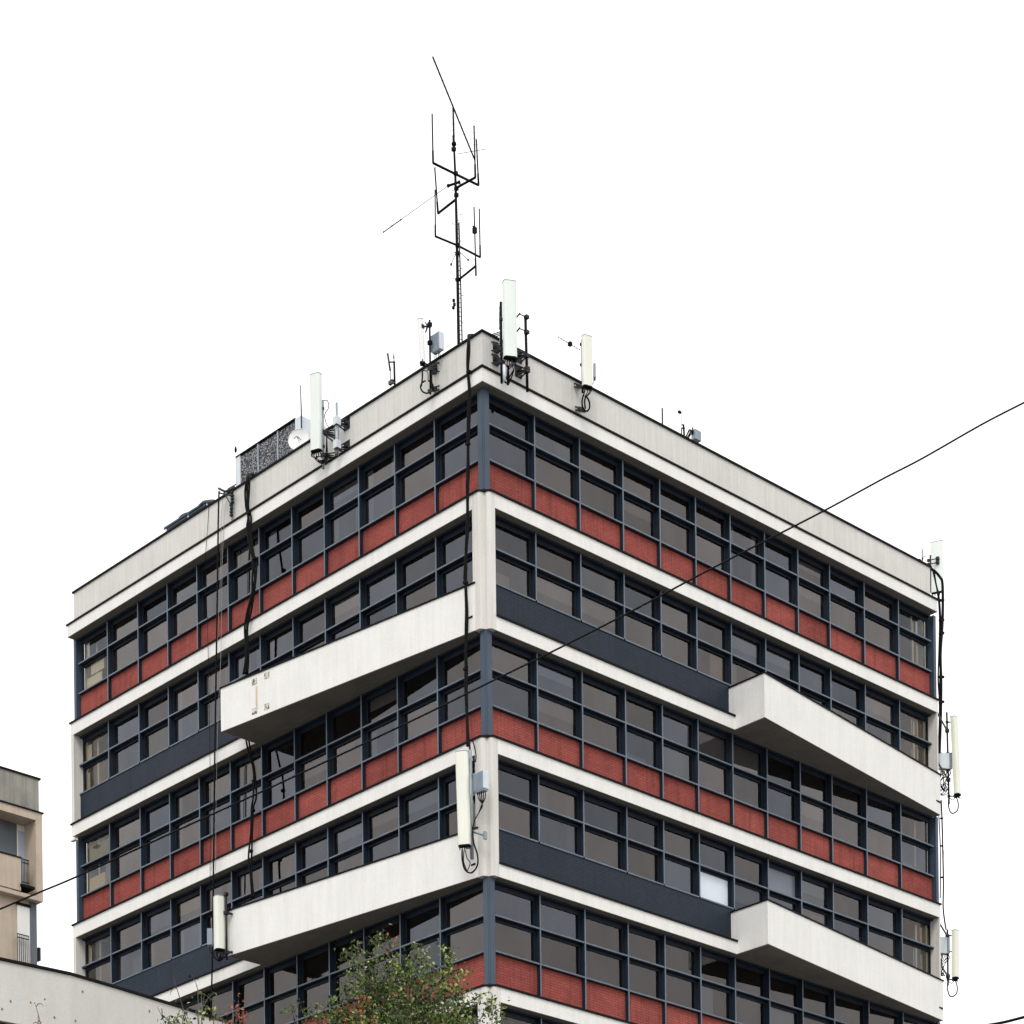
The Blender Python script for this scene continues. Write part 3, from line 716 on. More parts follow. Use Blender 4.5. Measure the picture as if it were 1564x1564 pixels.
# h, i: right edge of the block
def edge_antenna(label, xs, yt, yb, ux, uy0, uy1, poley0, poley1, uw):
    Dh = 80.9
    xt, xb = xs; c = at_d(xb, yb, Dh); ct = at_d(xt, yt, Dh)
    t = antenna(label, c, ct.z, c.z, .25, .17, yawv(52), 'radome', lean=Vector((ct.x - c.x, ct.y - c.y, 0)) * .9)
    pa = at_d(poley0[0], poley0[1], Dh + .2); pb = at_d(poley1[0], poley1[1], Dh + .2)
    mb = MB(); mb.tube([pa, pb], .03, 8); obj('pole', mb, M['black'], t)
    mb = MB(); yy = [yt + 7, (yt + yb) / 2 - 4, yb + 3]
    for y in yy:
        f = (y - poley0[1]) / (poley1[1] - poley0[1]); xp = poley0[0] + (poley1[0] - poley0[0]) * f
        clamp(mb, at_d(xp, y, Dh + .2), at_d(xs[0] - 3 + (xs[1] - xs[0]) * f, y, Dh + .05), .02)
    for y in (poley0[1] + (28 if yb - yt > 90 else 10), yb - (22 if yb - yt > 90 else 2)):
        f = (y - poley0[1]) / (poley1[1] - poley0[1]); xp = poley0[0] + (poley1[0] - poley0[0]) * f
        mb.piece(); p = at_d(xp, y, Dh + .2); mb.tube([p, Vector((19.6, .1 + .15, p.z - .12))], .028, 6); mb.obox(p, (.05, 0, 0), (0, .05, 0), (0, 0, .06))
    obj('wall_bracket', mb, M['darksteel'], t)
    q = at_d(ux, (uy0 + uy1) / 2, Dh + .1); mb = MB(); hh = (uy1 - uy0) / 2 / 46.5
    f = yawv(18); s = f.cross(UP)
    mb.obox(q, s * uw * .5, f * .09, UP * hh); bx = obj('radio_unit', mb, M['unit'], t, bevel=.012)
    mb = MB(); mb.obox(q - s * (uw * .5 + .05), s * .04, f * .1, UP * hh * .95); obj('heat_sink', mb, M['unitdark'], bx)
    mb = MB()
    for k in range(11):
        a = at_d(ux - 6 + k * 1.6, uy1, Dh + .1)
        mb.tube(bez([a, at_d(ux - 6 + k * 1.6 + random.uniform(-2, 2), uy1 + 8, Dh), at_d(ux - 3 + random.uniform(-5, 6), uy1 + 20, Dh - .05), at_d(ux - 4 + k + random.uniform(-2, 2), uy1 + 34, Dh)], 5), .013, 5)
    if yb - yt > 90:
        for k in range(3): mb.tube(loop_pts(at_d(ux - 5 + 2 * k, uy1 + 30, Dh), .15 + .03 * k, SIDE), .014, 5)
    x0 = poley1[0]; ly = yb + 20
    mb.tube(bez([at_d(x0, yb + 2, Dh + .1), at_d(x0 - 1, yb + 16, Dh), at_d(x0 + 2, ly + 7, Dh), at_d(x0 + 7, ly + 9, Dh), at_d(x0 + 13, ly + 4, Dh), at_d(x0 + 14, ly - 6, Dh), at_d(x0 + 11, yb + 4, Dh)], 6), .02, 6)
    mb.tube(bez([at_d(x0 + 1, yb + 6, Dh + .1), at_d(x0 + 6, yb + 9, Dh), at_d(x0 + 10, yb + 3, Dh)], 5), .012, 5)
    obj('cable', mb, M['black'], t)
    return t
edge_antenna('long cream panel antenna with radio box on the right edge, beside the upper right balcony', (1457, 1463), 1096, 1213, 1441, 1151, 1175, (1446, 1088), (1449.5, 1228), .36)
edge_antenna('short cream panel antenna with radio box on the right edge, beside the lower right balcony', (1459.5, 1460), 1422, 1493, 1438.5, 1432, 1457, (1447, 1420), (1448, 1505), .30)
# j: corner antenna
c = plan(709.5, 1291, 'L', -.45); zt = plan(706, 1150, 'L', -.45).z
J = antenna('cream panel antenna with pipe and radio box on the white corner pier', c, zt, c.z, .335, .17, yawv(-12), 'radome', lean=SIDE * -.05)
pp = plan(721, 1312, 'L', -.22); pt = plan(719, 1146, 'L', -.22)
mb = MB(); mb.tube([pp, Vector((pp.x, pp.y, pt.z)) - SIDE * .02], .05, 10); obj('pole', mb, M['galv'], J)
mb = MB()
for y in (1160, 1225, 1295): clamp(mb, Vector((pp.x, pp.y, plan(720, y, 'L', -.22).z)), Vector((c.x + .1, c.y, plan(712, y, 'L', -.3).z)), .03)
for y in (1183, 1270):
    mb.piece(); a = plan(720, y, 'L', -.22); b = plan(741, y + 6, 'L', -.1); mb.tube([a, b], .028, 4); mb.obox(b, (.05, 0, 0), (0, .03, 0), (0, 0, .10))
obj('wall_bracket', mb, M['galv'], J)
q = plan(735, 1194, 'L', -.28); mb = MB(); f = Vector((-1, -.05, 0)).normalized(); s = f.cross(UP)
mb.obox(q, s * .19, f * .10, UP * .235); bx = obj('radio_unit', mb, M['unit'], J, bevel=.015)
mb = MB()
for k in range(9): mb.obox(q + f * .11 + s * (-.16 + .04 * k), s * .008, f * .012, UP * .22)
mb.obox(q - UP * .255, s * .17, f * .08, UP * .02)
obj('heat_sink', mb, M['unitdark'], bx)
mb = MB()
for k in range(5): mb.tube(bez([plan(729 + 3.2 * k, 1209, 'L', -.3), plan(731 + 2.4 * k, 1220, 'L', -.3), plan(737 - k * .4, 1230, 'L', -.3), plan(731, 1242, 'L', -.33), plan(724, 1255, 'L', -.35), plan(722, 1270, 'L', -.35)], 5), .014, 5)
mb.tube(bez([plan(722, 1262, 'L', -.35), plan(723, 1285, 'L', -.35), plan(729, 1305, 'L', -.35), plan(729, 1322, 'L', -.35), plan(720, 1333, 'L', -.35), plan(710, 1328, 'L', -.35), plan(706, 1312, 'L', -.38), plan(706, 1298, 'L', -.45)], 6), .022, 6)
mb.tube(bez([plan(711, 1298, 'L', -.45), plan(713, 1310, 'L', -.4), plan(718, 1318, 'L', -.35), plan(714, 1330, 'L', -.35)], 6), .012, 6)
mb.tube(bez([plan(709, 1298, 'L', -.45), plan(708, 1315, 'L', -.4), plan(713, 1330, 'L', -.35)], 6), .015, 6)
mb.tube(bez([plan(715, 1120, 'L', -.1), plan(717, 1135, 'L', -.2), plan(718, 1150, 'L', -.2)], 5), .025, 6)
mb.tube(bez([plan(722, 1132, 'L', 0), plan(725, 1142, 'L', -.1), plan(727, 1155, 'L', -.1), plan(726, 1164, 'L', -.1)], 5), .016, 6)
obj('cable', mb, M['black'], J)
# k: on the tip of the lower left balcony
c = plan(336, 1450, 'L', -1.38); zt = plan(335, 1370, 'L', -1.38).z
K = antenna('cream panel antenna hung at the tip of the lower left balcony', c, zt, c.z, .30, .22, yawv(28), 'radome')
pp = plan(346.5, 1466, 'L', -1.28)
mb = MB(); mb.tube([pp, Vector((pp.x, pp.y, plan(345, 1366, 'L', -1.28).z))], .03, 8); mb.obox(Vector((pp.x, pp.y, plan(345, 1366, 'L', -1.28).z)), (.05, 0, 0), (0, .05, 0), (0, 0, .04)); obj('pole', mb, M['darksteel'], K)
mb = MB()
for y in (1394, 1455): mb.piece(); a = Vector((pp.x, pp.y, plan(346, y, 'L', -1.28).z)); mb.tube([a, plan(355, y + (2 if y < 1400 else -1), 'L', -1.12)], .035, 6); mb.obox(a, (.06, 0, 0), (0, .06, 0), (0, 0, .05))
obj('wall_bracket', mb, M['darksteel'], K)
q = plan(321, 1432, 'L', -1.2); mb = MB(); mb.obox(q, SIDE * .08, SIDE.cross(UP) * .1, UP * .24); obj('radio_unit', mb, M['unitdark'], K, bevel=.01)
mb = MB()
for k in range(7): mb.tube(bez([plan(328 + 2.6 * k, 1453, 'L', -1.38), plan(327 + 3 * k + random.uniform(-2, 2), 1460, 'L', -1.4), plan(333 + random.uniform(-4, 6), 1467, 'L', -1.35), plan(340 + random.uniform(-4, 4), 1462, 'L', -1.3)], 5), .014, 5)
mb.tube(bez([plan(320, 1443, 'L', -1.2), plan(321, 1452, 'L', -1.2), plan(328, 1464, 'L', -1.25), plan(336, 1469, 'L', -1.3)], 5), .014, 5)
obj('cable', mb, M['black'], K)

# ------------------------------------------------------------------ mast on the roof
DM = 71.8
def mp(x, y, D=DM): return at_d(x, y, D)
def zat(y, x=697): return at_d(x, y, DM).z
base = mp(701, 545); MT = thing('antenna_mast', 'tall thin dark mast bristling with dipoles and a yagi on the roof', 'mast', (base.x, base.y, z_(.4)))
mb = MB(); bot = Vector((base.x, base.y, z_(.4)))
mb.tube([bot, mp(700.5, 520), mp(699, 430), mp(697, 330), mp(695.5, 270)], [.045, .045, .043, .04, .036], 8)
mb.tube([mp(695.5, 270), mp(693.5, 225), mp(692, 163)], [.034, .03, .026], 8); mb.tube([mp(693, 222), mp(692.7, 207)], .036, 8)
pole = obj('pole', mb, M['black'], MT)
mb = MB(); off = SIDE * .10
mb.tube([bot + off, mp(700.5, 520) + off, mp(699, 430) + off * .85, mp(697, 340) + off * .7], .022, 6)
k = 335
while k < 540:
    x = 697 + (k - 330) * 4 / 200; mb.tube([mp(x, k), mp(x, k + 2) + off * .8], .009, 5); k += 7
obj('cable_ladder', mb, M['darksteel'], MT)
mb = MB()
for y in (327, 368, 410, 451, 493): x = 699 + (y - 330) * .02; mb.tube([mp(x + 3, y), mp(x + 7, y + .5)], .008, 5)
for y in (292, 343, 386, 427): x = 694 + (y - 330) * .02; mb.tube([mp(x - 4, y - 2), mp(x, y)], .008, 5)
for (x, y) in ((694, 465), (693, 459), (692.5, 470)): mb.obox(mp(x, y), (.03, 0, 0), (0, .03, 0), (0, 0, .04))
for (x, y) in ((696, 265), (697, 288), (697, 298), (699, 375), (699, 387), (699, 427), (693, 228)): mb.obox(mp(x, y), (.05, 0, 0), (0, .05, 0), (0, 0, .05))
obj('peg', mb, M['black'], MT)
mb = MB(); c = mp(693.3, 220); r = .075
mb.tube([c + UP * r * math.sin(R(a)) for a in range(-90, 91, 20)], [max(r * math.cos(R(a)), .004) for a in range(-90, 91, 20)], 10); obj('beacon_ball', mb, M['black'], MT)
def dipole(arm, y_mast, whips, rr=.032):
    zz = zat(y_mast); mb = MB(); P = [at_z(x, y, zz) for x, y in arm]
    mb.tube(P, rr * 1.15, 6)
    for i, (yt, yb, xt) in whips:
        e = P[i]; D = (e - CAM).dot(Vector(RM[2])); t = at_d(xt, yt, D); b = at_d(arm[i][0], yb, D)
        m1 = b.lerp(t, .25); mb.tube([b, m1], rr, 6); mb.tube([m1, t], rr * .72, 6)
    obj('dipole', mb, M['black'], MT)
dipole([(661.5, 249), (696, 266), (731, 283)], 266, [(0, (174, 249, 660)), (2, (213, 283, 727.5))])
dipole([(669, 326), (697, 304)], 304, [(0, (256, 326, 664))])
dipole([(726, 271), (697, 287)], 287, [(0, (192, 271, 724))])
dipole([(665, 361), (699, 375), (733.5, 393)], 375, [(0, (290, 361, 664.5)), (2, (319, 393, 732))], .028)
dipole([(727, 406), (701, 427)], 427, [(0, (316, 421, 724))], .028)
mb = MB(); mb.tube([mp(684, 284), mp(702, 278)], .035, 8); mb.tube([mp(683, 284.5), mp(686, 283)], .05, 8); mb.tube([mp(700, 279), mp(703, 278)], .05, 8); obj('cross_bar', mb, M['black'], MT)
mb = MB(); mb.tube([mp(697, 385), mp(689, 404)], .010, 5); mb.tube([mp(702, 385), mp(715, 397)], .010, 5); mb.obox(mp(725, 352), (.05, 0, 0), (0, .05, 0), (0, 0, .08)); mb.obox(mp(725, 347), (.08, 0, 0), (0, .02, 0), (0, 0, .01)); mb.obox(mp(689, 404), (.02, 0, 0), (0, .02, 0), (0, 0, .03)); mb.obox(mp(715, 397), (.02, 0, 0), (0, .02, 0), (0, 0, .02)); obj('stub_aerial', mb, M['black'], MT)
# yagi, boom horizontal and pointing at the street
zz = zat(165, 693); a = at_z(661, 87, zz); b = at_z(725, 244, zz); mb = MB(); mb.tube([a, b], .024, 6)
yg = obj('yagi_boom', mb, M['black'], MT)
mb = MB(); bd = (b - a).normalized(); bs = bd.cross(UP).normalized()
for k in range(17):
    p = a.lerp(b, .05 + .93 * k / 16); L_ = .26 + .012 * k; mb.tube([p - bs * L_ + UP * .02, p + bs * L_ + UP * .02], .005 if k != 15 else .012, 4)
obj('yagi_element', mb, M['greycable'], yg)
zz = zat(284); a = at_z(684, 284, zz); b = at_z(585, 355, zz); mb = MB(); mb.tube([a, a.lerp(b, .7)], .009, 5); mb.tube([a.lerp(b, .7), b], .016, 5)
for t in (.72, .86, .99): p = a.lerp(b, t); mb.obox(p, (.016, 0, 0), (0, .016, 0), (0, 0, .016))
obj('side_boom', mb, M['black'], MT)
mb = MB(); mb.tube(bez([mp(698, 255), mp(701, 262), mp(702, 275), mp(702.5, 330), mp(703, 380)], 5), .004, 4); mb.tube(bez([mp(664, 254), mp(670, 259), mp(677, 258)], 5), .005, 4); mb.tube(bez([mp(666, 365), mp(673, 376), mp(681, 377), mp(687, 372)], 5), .005, 4); mb.tube(bez([mp(712, 283), mp(718, 284), mp(724, 281)], 5), .005, 4)
obj('coax_cable', mb, M['black'], MT)

# small twin whip with grid reflector
p0 = on_l(603, 592, .45); T2 = thing('whip_antenna', 'small twin whip with a faint wire reflector on the left parapet', 'antenna', p0)
def lp(x, y, o=.45): return on_l(x, y, o)
mb = MB(); mb.tube([lp(603, 592), lp(602, 553)], .03, 6); mb.tube([lp(602, 553), lp(601.5, 546)], .014, 6); obj('pole', mb, M['black'], T2)
mb = MB(); mb.tube([lp(601.2, 546), lp(600.8, 533)], .03, 8); obj('radome', mb, M['white'], T2)
mb = MB(); mb.tube([lp(592, 540), lp(594.5, 556), lp(596, 566)], .028, 6); mb.tube([lp(596, 566), lp(597, 590)], .012, 6); mb.tube([lp(596, 553), lp(603, 553)], .022, 6); mb.obox(lp(597.5, 584), (.04, 0, 0), (0, .08, 0), (0, 0, .05)); obj('side_whip', mb, M['darksteel'], T2)
mb = MB(); O2 = .3
for pts in ([(571, 564), (576, 565), (585, 566), (596, 565), (606, 563), (613, 560), (618, 559)], [(569, 579), (576, 583), (588, 586), (598, 585), (610, 581), (616, 578)], [(571, 564), (568.5, 571), (569, 579)], [(618, 559), (620, 563), (622, 569)], [(569, 583), (570.5, 592)], [(588, 583), (600, 583)]):
    mb.tube(bez([lp(x, y, O2) for x, y in pts], 4), .005, 4)
obj('grid_reflector', mb, M['greycable'], T2)

# ------------------------------------------------------------------ roof plant screen, dish, whips, rail
OS = 2.2
a = on_l(361, 698, OS); b = on_l(460, 636, OS); zt = (a.z + b.z) / 2; y0, y1 = b.y, a.y
SC = thing('plant_screen', 'speckled grille screen round roof plant, above the left parapet', 'screen', (OS, (y0 + y1) / 2, z_(.4)))
J_ = [on_l(366, 700, OS).y, on_l(394, 680, OS).y, on_l(424, 660, OS).y, on_l(452, 640, OS).y]
for i in range(3):
    mb = MB(); mb.box((OS + .02, J_[i + 1] + .03, z_(.45)), (OS + .06, J_[i] - .03, zt - .04)); obj('grille_panel', mb, M['speckle'], SC)
for yy in J_[1:3]: mb = MB(); mb.box((OS - .01, yy - .03, z_(.4)), (OS + .07, yy + .03, zt)); obj('post', mb, M['galv'], SC)
mb = MB(); mb.box((OS - .01, J_[0] - .03, z_(.4)), (OS + .07, y1, zt)); obj('post', mb, M['unit'], SC)
mb = MB(); mb.box((OS - .01, y0, z_(.4)), (OS + 2.2, J_[3] + .03, zt)); obj('side_wall', mb, M['unit'], SC)
mb = MB(); mb.box((OS - .03, J_[3] + .03, zt + .001), (OS + .1, y1 + .01, zt + .035)); obj('top_rail', mb, M['flash'], SC)
# dish
c = on_l(455.5, 671, 1.2); f = yawv(-12); f = (f + UP * .12).normalized(); s = f.cross(UP).normalized(); u = s.cross(f)
DS = thing('satellite_dish', 'round white satellite dish in front of the roof screen', 'dish', (c.x, c.y, z_(.4)))
mb = MB(); rings = 6; n = 28; RD = .325; vs = [c - f * .09]; fs = []
for i in range(1, rings + 1):
    r = RD * i / rings
    for k in range(n):
        a_ = 2 * math.pi * k / n; vs.append(c - f * .09 * (1 - (i / rings) ** 2) + s * r * math.cos(a_) * .93 + u * r * math.sin(a_) * 1.02)
for k in range(n): fs.append((0, 1 + k, 1 + (k + 1) % n))
for i in range(rings - 1):
    for k in range(n): fs.append((1 + i * n + k, 1 + (i + 1) * n + k, 1 + (i + 1) * n + (k + 1) % n, 1 + i * n + (k + 1) % n))
mb.add(vs, fs, True); mb.tube([vs[-n + k] for k in range(n)] + [vs[-n]], .010, 6)
bw = obj('bowl', mb, M['white'], DS)
mb = MB(); mb.tube(bez([c - u * .05 - s * .1 + f * .02, c + f * .13, c + f * .16 + s * .08 - u * .08], 5), .016, 6); mb.tube([c - f * .08, c + f * .14], .012, 5); obj('feed_arm', mb, M['unitdark'], DS)
mb = MB(); mb.tube([c - f * .12, Vector((c.x, c.y, z_(.42))) - f * .12], .03, 8); obj('pole', mb, M['galv'], DS)
# whip on the screen corner
q = on_l(460.5, 655, OS - .05); qt = on_l(459, 588, OS - .05)
mb = MB(); mb.tube([Vector((q.x, q.y, z_(.42))), Vector((q.x, q.y, zt + .1)), Vector((q.x, q.y + .03, qt.z))], [.022, .022, .014], 6)
o = obj('whip_antenna', mb, M['darksteel'], label='thin dark whip rising from the plant screen corner by the dish', cat='antenna', origin=(q.x, q.y, z_(.42)))
q = on_l(361, 700, OS); mb = MB(); zq = on_l(361, 686, OS).z
mb.tube([Vector((q.x, q.y + .03, z_(.42))), Vector((q.x, q.y + .03, zq - .1))], .007, 5)
mb.tube([Vector((q.x, q.y + .03, zq + d)) for d in (-.1, -.06, 0, .06, .1)], [.01, .035, .04, .03, .012], 8)
obj('lightning_rod', mb, M['black'], label='thin rod with a black bulb at the left end of the plant screen', cat='lightning rod', origin=(q.x, q.y, z_(.42)))
# R parapet: whip and small radio kit
q = on_r(1011.8, 652, .45); qt = on_r(1010.5, 623, .45); mb = MB(); mb.tube([Vector((q.x, q.y, z_(1.42))), Vector((q.x, q.y, qt.z))], .022, 6)
obj('whip_antenna', mb, M['black'], label='short black stub whip standing on the right parapet', cat='antenna', origin=(q.x, q.y, z_(1.42)))
def rp(x, y, o=.5): return on_r(x, y, o)
q = rp(1054, 672); KT = thing('radio_kit', 'grey radio box with small whips and cables behind the right parapet', 'radio equipment', (q.x, q.y, z_(1.3)))
mb = MB(); mb.obox(rp(1063.5, 666), Vector((1, 0, 0)) * .13, Vector((0, 1, 0)) * .08, UP * .14); obj('radio_unit', mb, M['unitdark'], KT, bevel=.01)
mb = MB(); mb.tube([rp(1041, 668), rp(1041, 632)], .006, 5); mb.tube([rp(1041, 668), rp(1041, 655)], .018, 5); mb.obox(rp(1038, 629.5), (.05, 0, 0), (0, .03, 0), (0, 0, .03)); mb.tube([rp(1041, 654), rp(1046, 654)], .02, 5); mb.tube([rp(1045, 665), rp(1044, 650), rp(1042.5, 648)], .028, 6); mb.tube([rp(1058, 663), rp(1058, 653)], .022, 6)
obj('whip', mb, M['black'], KT)
mb = MB()
for k in range(6): mb.tube(bez([rp(1046 + k, 668 + k), rp(1049 + k * 1.2 + random.uniform(-1, 1), 664), rp(1053 + k, 656 + k * 1.5), rp(1059 + k * .5, 660 + k)], 5), .014, 5)
obj('cable', mb, M['black'], KT)
# dark cradle rail lying along the left parapet
ORL = .55
def rl(x, y, o=ORL): return on_l(x, y, o)
RR = thing('roof_rail', 'long dark blue tube rail lying on the left end of the roof parapet', 'rail', rl(288, 790))
mb = MB(); mb.tube([rl(252, 807.5), rl(303, 775)], .05, 8); mb.tube([rl(256, 809), rl(325, 765)], .03, 8); obj('tube', mb, M['post'], RR)
mb = MB(); mb.tube(bez([rl(272, 795), rl(278, 788), rl(286, 784.5), rl(290, 786)], 6), .045, 8); mb.tube(bez([rl(303, 776), rl(311, 768), rl(320, 766), rl(327, 766)], 6), [.06] * 19, 8); obj('motor_hump', mb, M['post'], RR)
mb = MB()
for x, y in ((254, 811), (288, 790), (317, 771)): q = rl(x, y); mb.tube([q + UP * .05, Vector((q.x, q.y, z_(1.44)))], .035, 6)
obj('foot', mb, M['unit'], RR)
# cable hoist bracket with hanging cables
def cl(x, y, o=-.12): return on_l(x, y, o)
HB = thing('cable_bracket', 'rusty steel bracket holding cables off the left parapet', 'bracket', cl(353, 765))
mb = MB(); mb.tube([cl(334, 746), cl(344, 751), cl(358, 744, .3)], .035, 6); mb.tube([cl(336, 753), cl(354, 757)], .022, 6); mb.tube([cl(340, 748), cl(354.5, 775)], .02, 6); mb.tube([cl(354.5, 752, .08), cl(354, 788, .08)], .03, 6)
for k in range(8): mb.obox(cl(354 + random.uniform(-1, 1), 752 + 5 * k, .05), (.04, 0, 0), (0, .04, 0), (0, 0, .03))
mb.tube([cl(348, 747, .3), cl(360, 740, .6)], .02, 5)
obj('bracket_arm', mb, M['darksteel'], HB)
mb = MB(); mb.tube([cl(354, 788, .13), cl(354, 794, .13)], .015, 5); obj('rust_tip', mb, M['rust'] if False else M['cream2'], HB)

GC = 'black cables hanging down the facades'
def hang(name, label, pts, r, mat='black', off=-.10, n=6, jit=0, face='L', strands=1, sp=.03, clips=()):
    mb = MB()
    f = on_l if face == 'L' else on_r
    for sidx in range(strands):
        P = []
        for i, q in enumerate(pts):
            o = q[2] if len(q) > 2 else off
            P.append(f(q[0], q[1], o) + SIDE * (sidx - (strands - 1) / 2) * sp * (1 + .6 * math.sin(i * 2.3 + sidx)) + SIDE * random.uniform(-jit, jit))
        mb.tube(bez(P, n), r, 6)
    for (x, y) in clips:
        q = f(x, y, off); mb.obox(q, (.05, 0, 0), (0, .05, 0), (0, 0, .035))
    return obj(name, mb, M[mat], label=label, cat='cable', group=GC, origin=tuple(f(pts[0][0], pts[0][1], off)))
hang('hanging_cable', 'thick black cable bundle looped over the left parapet near the plant screen', [(388, 726, .5), (382, 724, .2), (378.5, 731), (377.5, 750), (378.5, 775), (380, 790), (381, 810), (386, 845), (388, 862), (389, 885), (386, 905), (380, 935), (377, 960), (376.5, 1000), (375, 1030)], .030, strands=3, sp=.045, clips=((380, 784), (389, 853), (377, 948), (375.5, 1026)))
hang('hanging_cable', 'black cable bundle below the upper left balcony', [(377, 1128), (382, 1150), (388, 1178), (389, 1215), (386, 1235), (384, 1270), (382, 1310), (384, 1340), (386, 1372)], .030, strands=2, sp=.06, clips=((388, 1193), (386, 1238), (383, 1300)))
hang('hanging_cable', 'single taut black rope dropping from the steel bracket', [(334.5, 750), (333.3, 800), (332, 900), (330.5, 1000), (328.5, 1120), (327, 1240), (325.5, 1370), (324.3, 1460), (323.5, 1500), (322, 1580)], .027, off=-.15, strands=1)
hang('hanging_cable', 'pair of thin grey wires left of the black rope', [(343, 762, .13), (341, 790, -.05), (338, 870, -.05), (334, 1000), (331, 1120), (328, 1240), (326, 1330)], .006, 'greycable', strands=2, sp=.08)
hang('hanging_cable', 'thin kinked black wire down the left parapet and windows', [(319, 772, .12), (317.5, 800, .12), (314.5, 838, -.05), (313.5, 870, -.03), (314, 900, -.05), (317, 960, -.02), (320, 1100, -.02), (321, 1200, -.02), (321, 1330, -.02), (320, 1400, -.02)], .008, strands=1)
hang('hanging_cable', 'dark cable bundle running down beside the white corner', [(722, 511, .3), (717, 512, .1), (715.5, 520), (715.3, 540), (715, 565), (716.5, 600), (716, 650), (715, 690), (714.2, 720), (714.8, 745), (713.8, 775), (714, 800), (713.3, 830), (711, 850), (710.8, 880), (711.5, 893), (712, 930), (713, 960), (711.5, 1000), (711.5, 1025), (712.5, 1050), (713, 1100), (715, 1140, -.2)], .022, off=-.09, strands=3, sp=.025, clips=((716, 568), (714.6, 678), (711, 890), (711, 1022)))
def D80(x, y): return at_d(x, y, 80.6)
mb = MB(); mb.tube(bez([D80(1418, 868), D80(1427, 872), D80(1436, 882), D80(1439.5, 892), D80(1440, 930), D80(1439, 960), D80(1436.5, 1000), D80(1437.5, 1040), D80(1437, 1090), D80(1435, 1150)], 6), .045, 8)
mb.tube(bez([D80(1424, 868), D80(1428, 885), D80(1432, 905), D80(1434.5, 930), D80(1435, 960), D80(1434, 1000), D80(1433, 1040), D80(1435, 1080), D80(1433.5, 1150)], 6), .026, 6)
mb.tube(bez([D80(1427, 872), D80(1430, 892), D80(1435, 915), D80(1437, 960), D80(1435, 1060), D80(1436.5, 1100), D80(1434, 1148)], 6), .018, 6)
for y in (917, 947, 967, 1034, 1072): mb.obox(D80(1438, y), SIDE * .09, SIDE.cross(UP) * .04, UP * .03)
obj('hanging_cable', mb, M['black'], label='thick black cables bending over the far right roof edge', cat='cable', group=GC, origin=tuple(D80(1418, 868)))
mb = MB(); mb.tube(bez([D80(1437.5, 1222), D80(1439, 1260), D80(1440, 1300), D80(1441, 1350), D80(1440.5, 1385), D80(1443, 1408), D80(1445, 1420)], 6), .024, 6)
mb.tube(bez([D80(1434, 1246), D80(1436, 1290), D80(1436.5, 1340), D80(1436, 1372)], 6), .018, 6)
mb.tube(bez([D80(1440, 1290), D80(1446, 1345), D80(1447, 1380), D80(1444, 1402)], 6), .004, 5)
for y in (1250, 1292, 1340): mb.obox(D80(1438, y), SIDE * .05, SIDE.cross(UP) * .03, UP * .02)
obj('hanging_cable', mb, M['black'], label='thin black cables between the two right edge antennas', cat='cable', group=GC, origin=tuple(D80(1438, 1228)))

# ------------------------------------------------------------------ street wires
def wire(pts, D, r, label):
    P = [at_d(x, y, D) for x, y in pts]
    a = P[0] + (P[0] - P[1]).normalized() * 18; b = P[-1] + (P[-1] - P[-2]).normalized() * 18
    mb = MB(); mb.tube([a] + bez(P, 6) + [b], r, 6)
    obj('overhead_wire', mb, M['black'], label=label, cat='wire', group='overhead street wires', origin=tuple(P[0]))
wire([(0, 1388.5), (60, 1363), (116, 1339.5), (223.7, 1290), (302, 1254), (400, 1209), (460, 1181), (629, 1101), (740, 1046), (852, 991), (960, 936), (1064, 880.5), (1140, 841), (1256, 781.5), (1350, 730.5), (1409, 700), (1500, 648), (1564, 615)], 34, .0135, 'long black overhead wire slanting across the whole office block')
wire([(1500, 1567), (1530, 1562), (1564, 1553.5), (1600, 1544)], 34, .02, 'short length of black overhead wire at the bottom right corner')

# ------------------------------------------------------------------ neighbouring apartment block on the left
zc = at_d(60, 1240, 95); YP = zc.y
def nb(x, y, o=0.0): return on_r(x, y, YP + o)
X1 = nb(65, 1300).x; X0 = X1 - 16
NB = thing('apartment_building', 'weathered beige apartment block with balcony rail beyond the left edge', 'building', (X1 - 8, YP + 6, 0))
M['beige'] = concrete('beige_render', (.56, .47, .38), .14, .14, (5, 5, .3))
M['greyrender'] = concrete('grey_render', (.33, .32, .29), .3, .3, (5, 5, .3))
M['greypanel'] = paint('grey_blue_panel', (.13, .15, .175), .7, 0, .3, 1.5)
def zz_(x, y, o=0): return nb(x, y, o).z
xr = nb(58, 1200, .3).x
mb = MB(); mb.box((X0, YP + .25, zz_(60, 1243)), (xr, YP + 9, zz_(58, 1191, .25))); up = obj('attic_wall', mb, M['greyrender'], NB)
mb = MB(); mb.box((X0, YP + .20, zz_(58, 1191, .25)), (xr + .07, YP + 9.05, zz_(58, 1191, .25) + .07)); obj('flashing', mb, M['flash'], up)
zr1 = zz_(60, 1242); zr0 = zz_(54, 1252.5)
mb = MB(); mb.box((X0, YP, zr0), (X1, YP + 9, zr1)); rb = obj('roof_slab', mb, M['beige'], NB)
mb = MB(); mb.box((X0, YP - .05, zr1), (X1 + .05, YP + 9, zr1 + .05)); obj('flashing', mb, M['flash'], rb)
z2t = zz_(60, 1370); z2b = zz_(60, 1376)
mb = MB(); mb.box((nb(55, 1300).x, YP + .002, z2b + .0), (X1, YP + .9, zr0 - .001)); obj('side_fin', mb, M['beige'], NB)
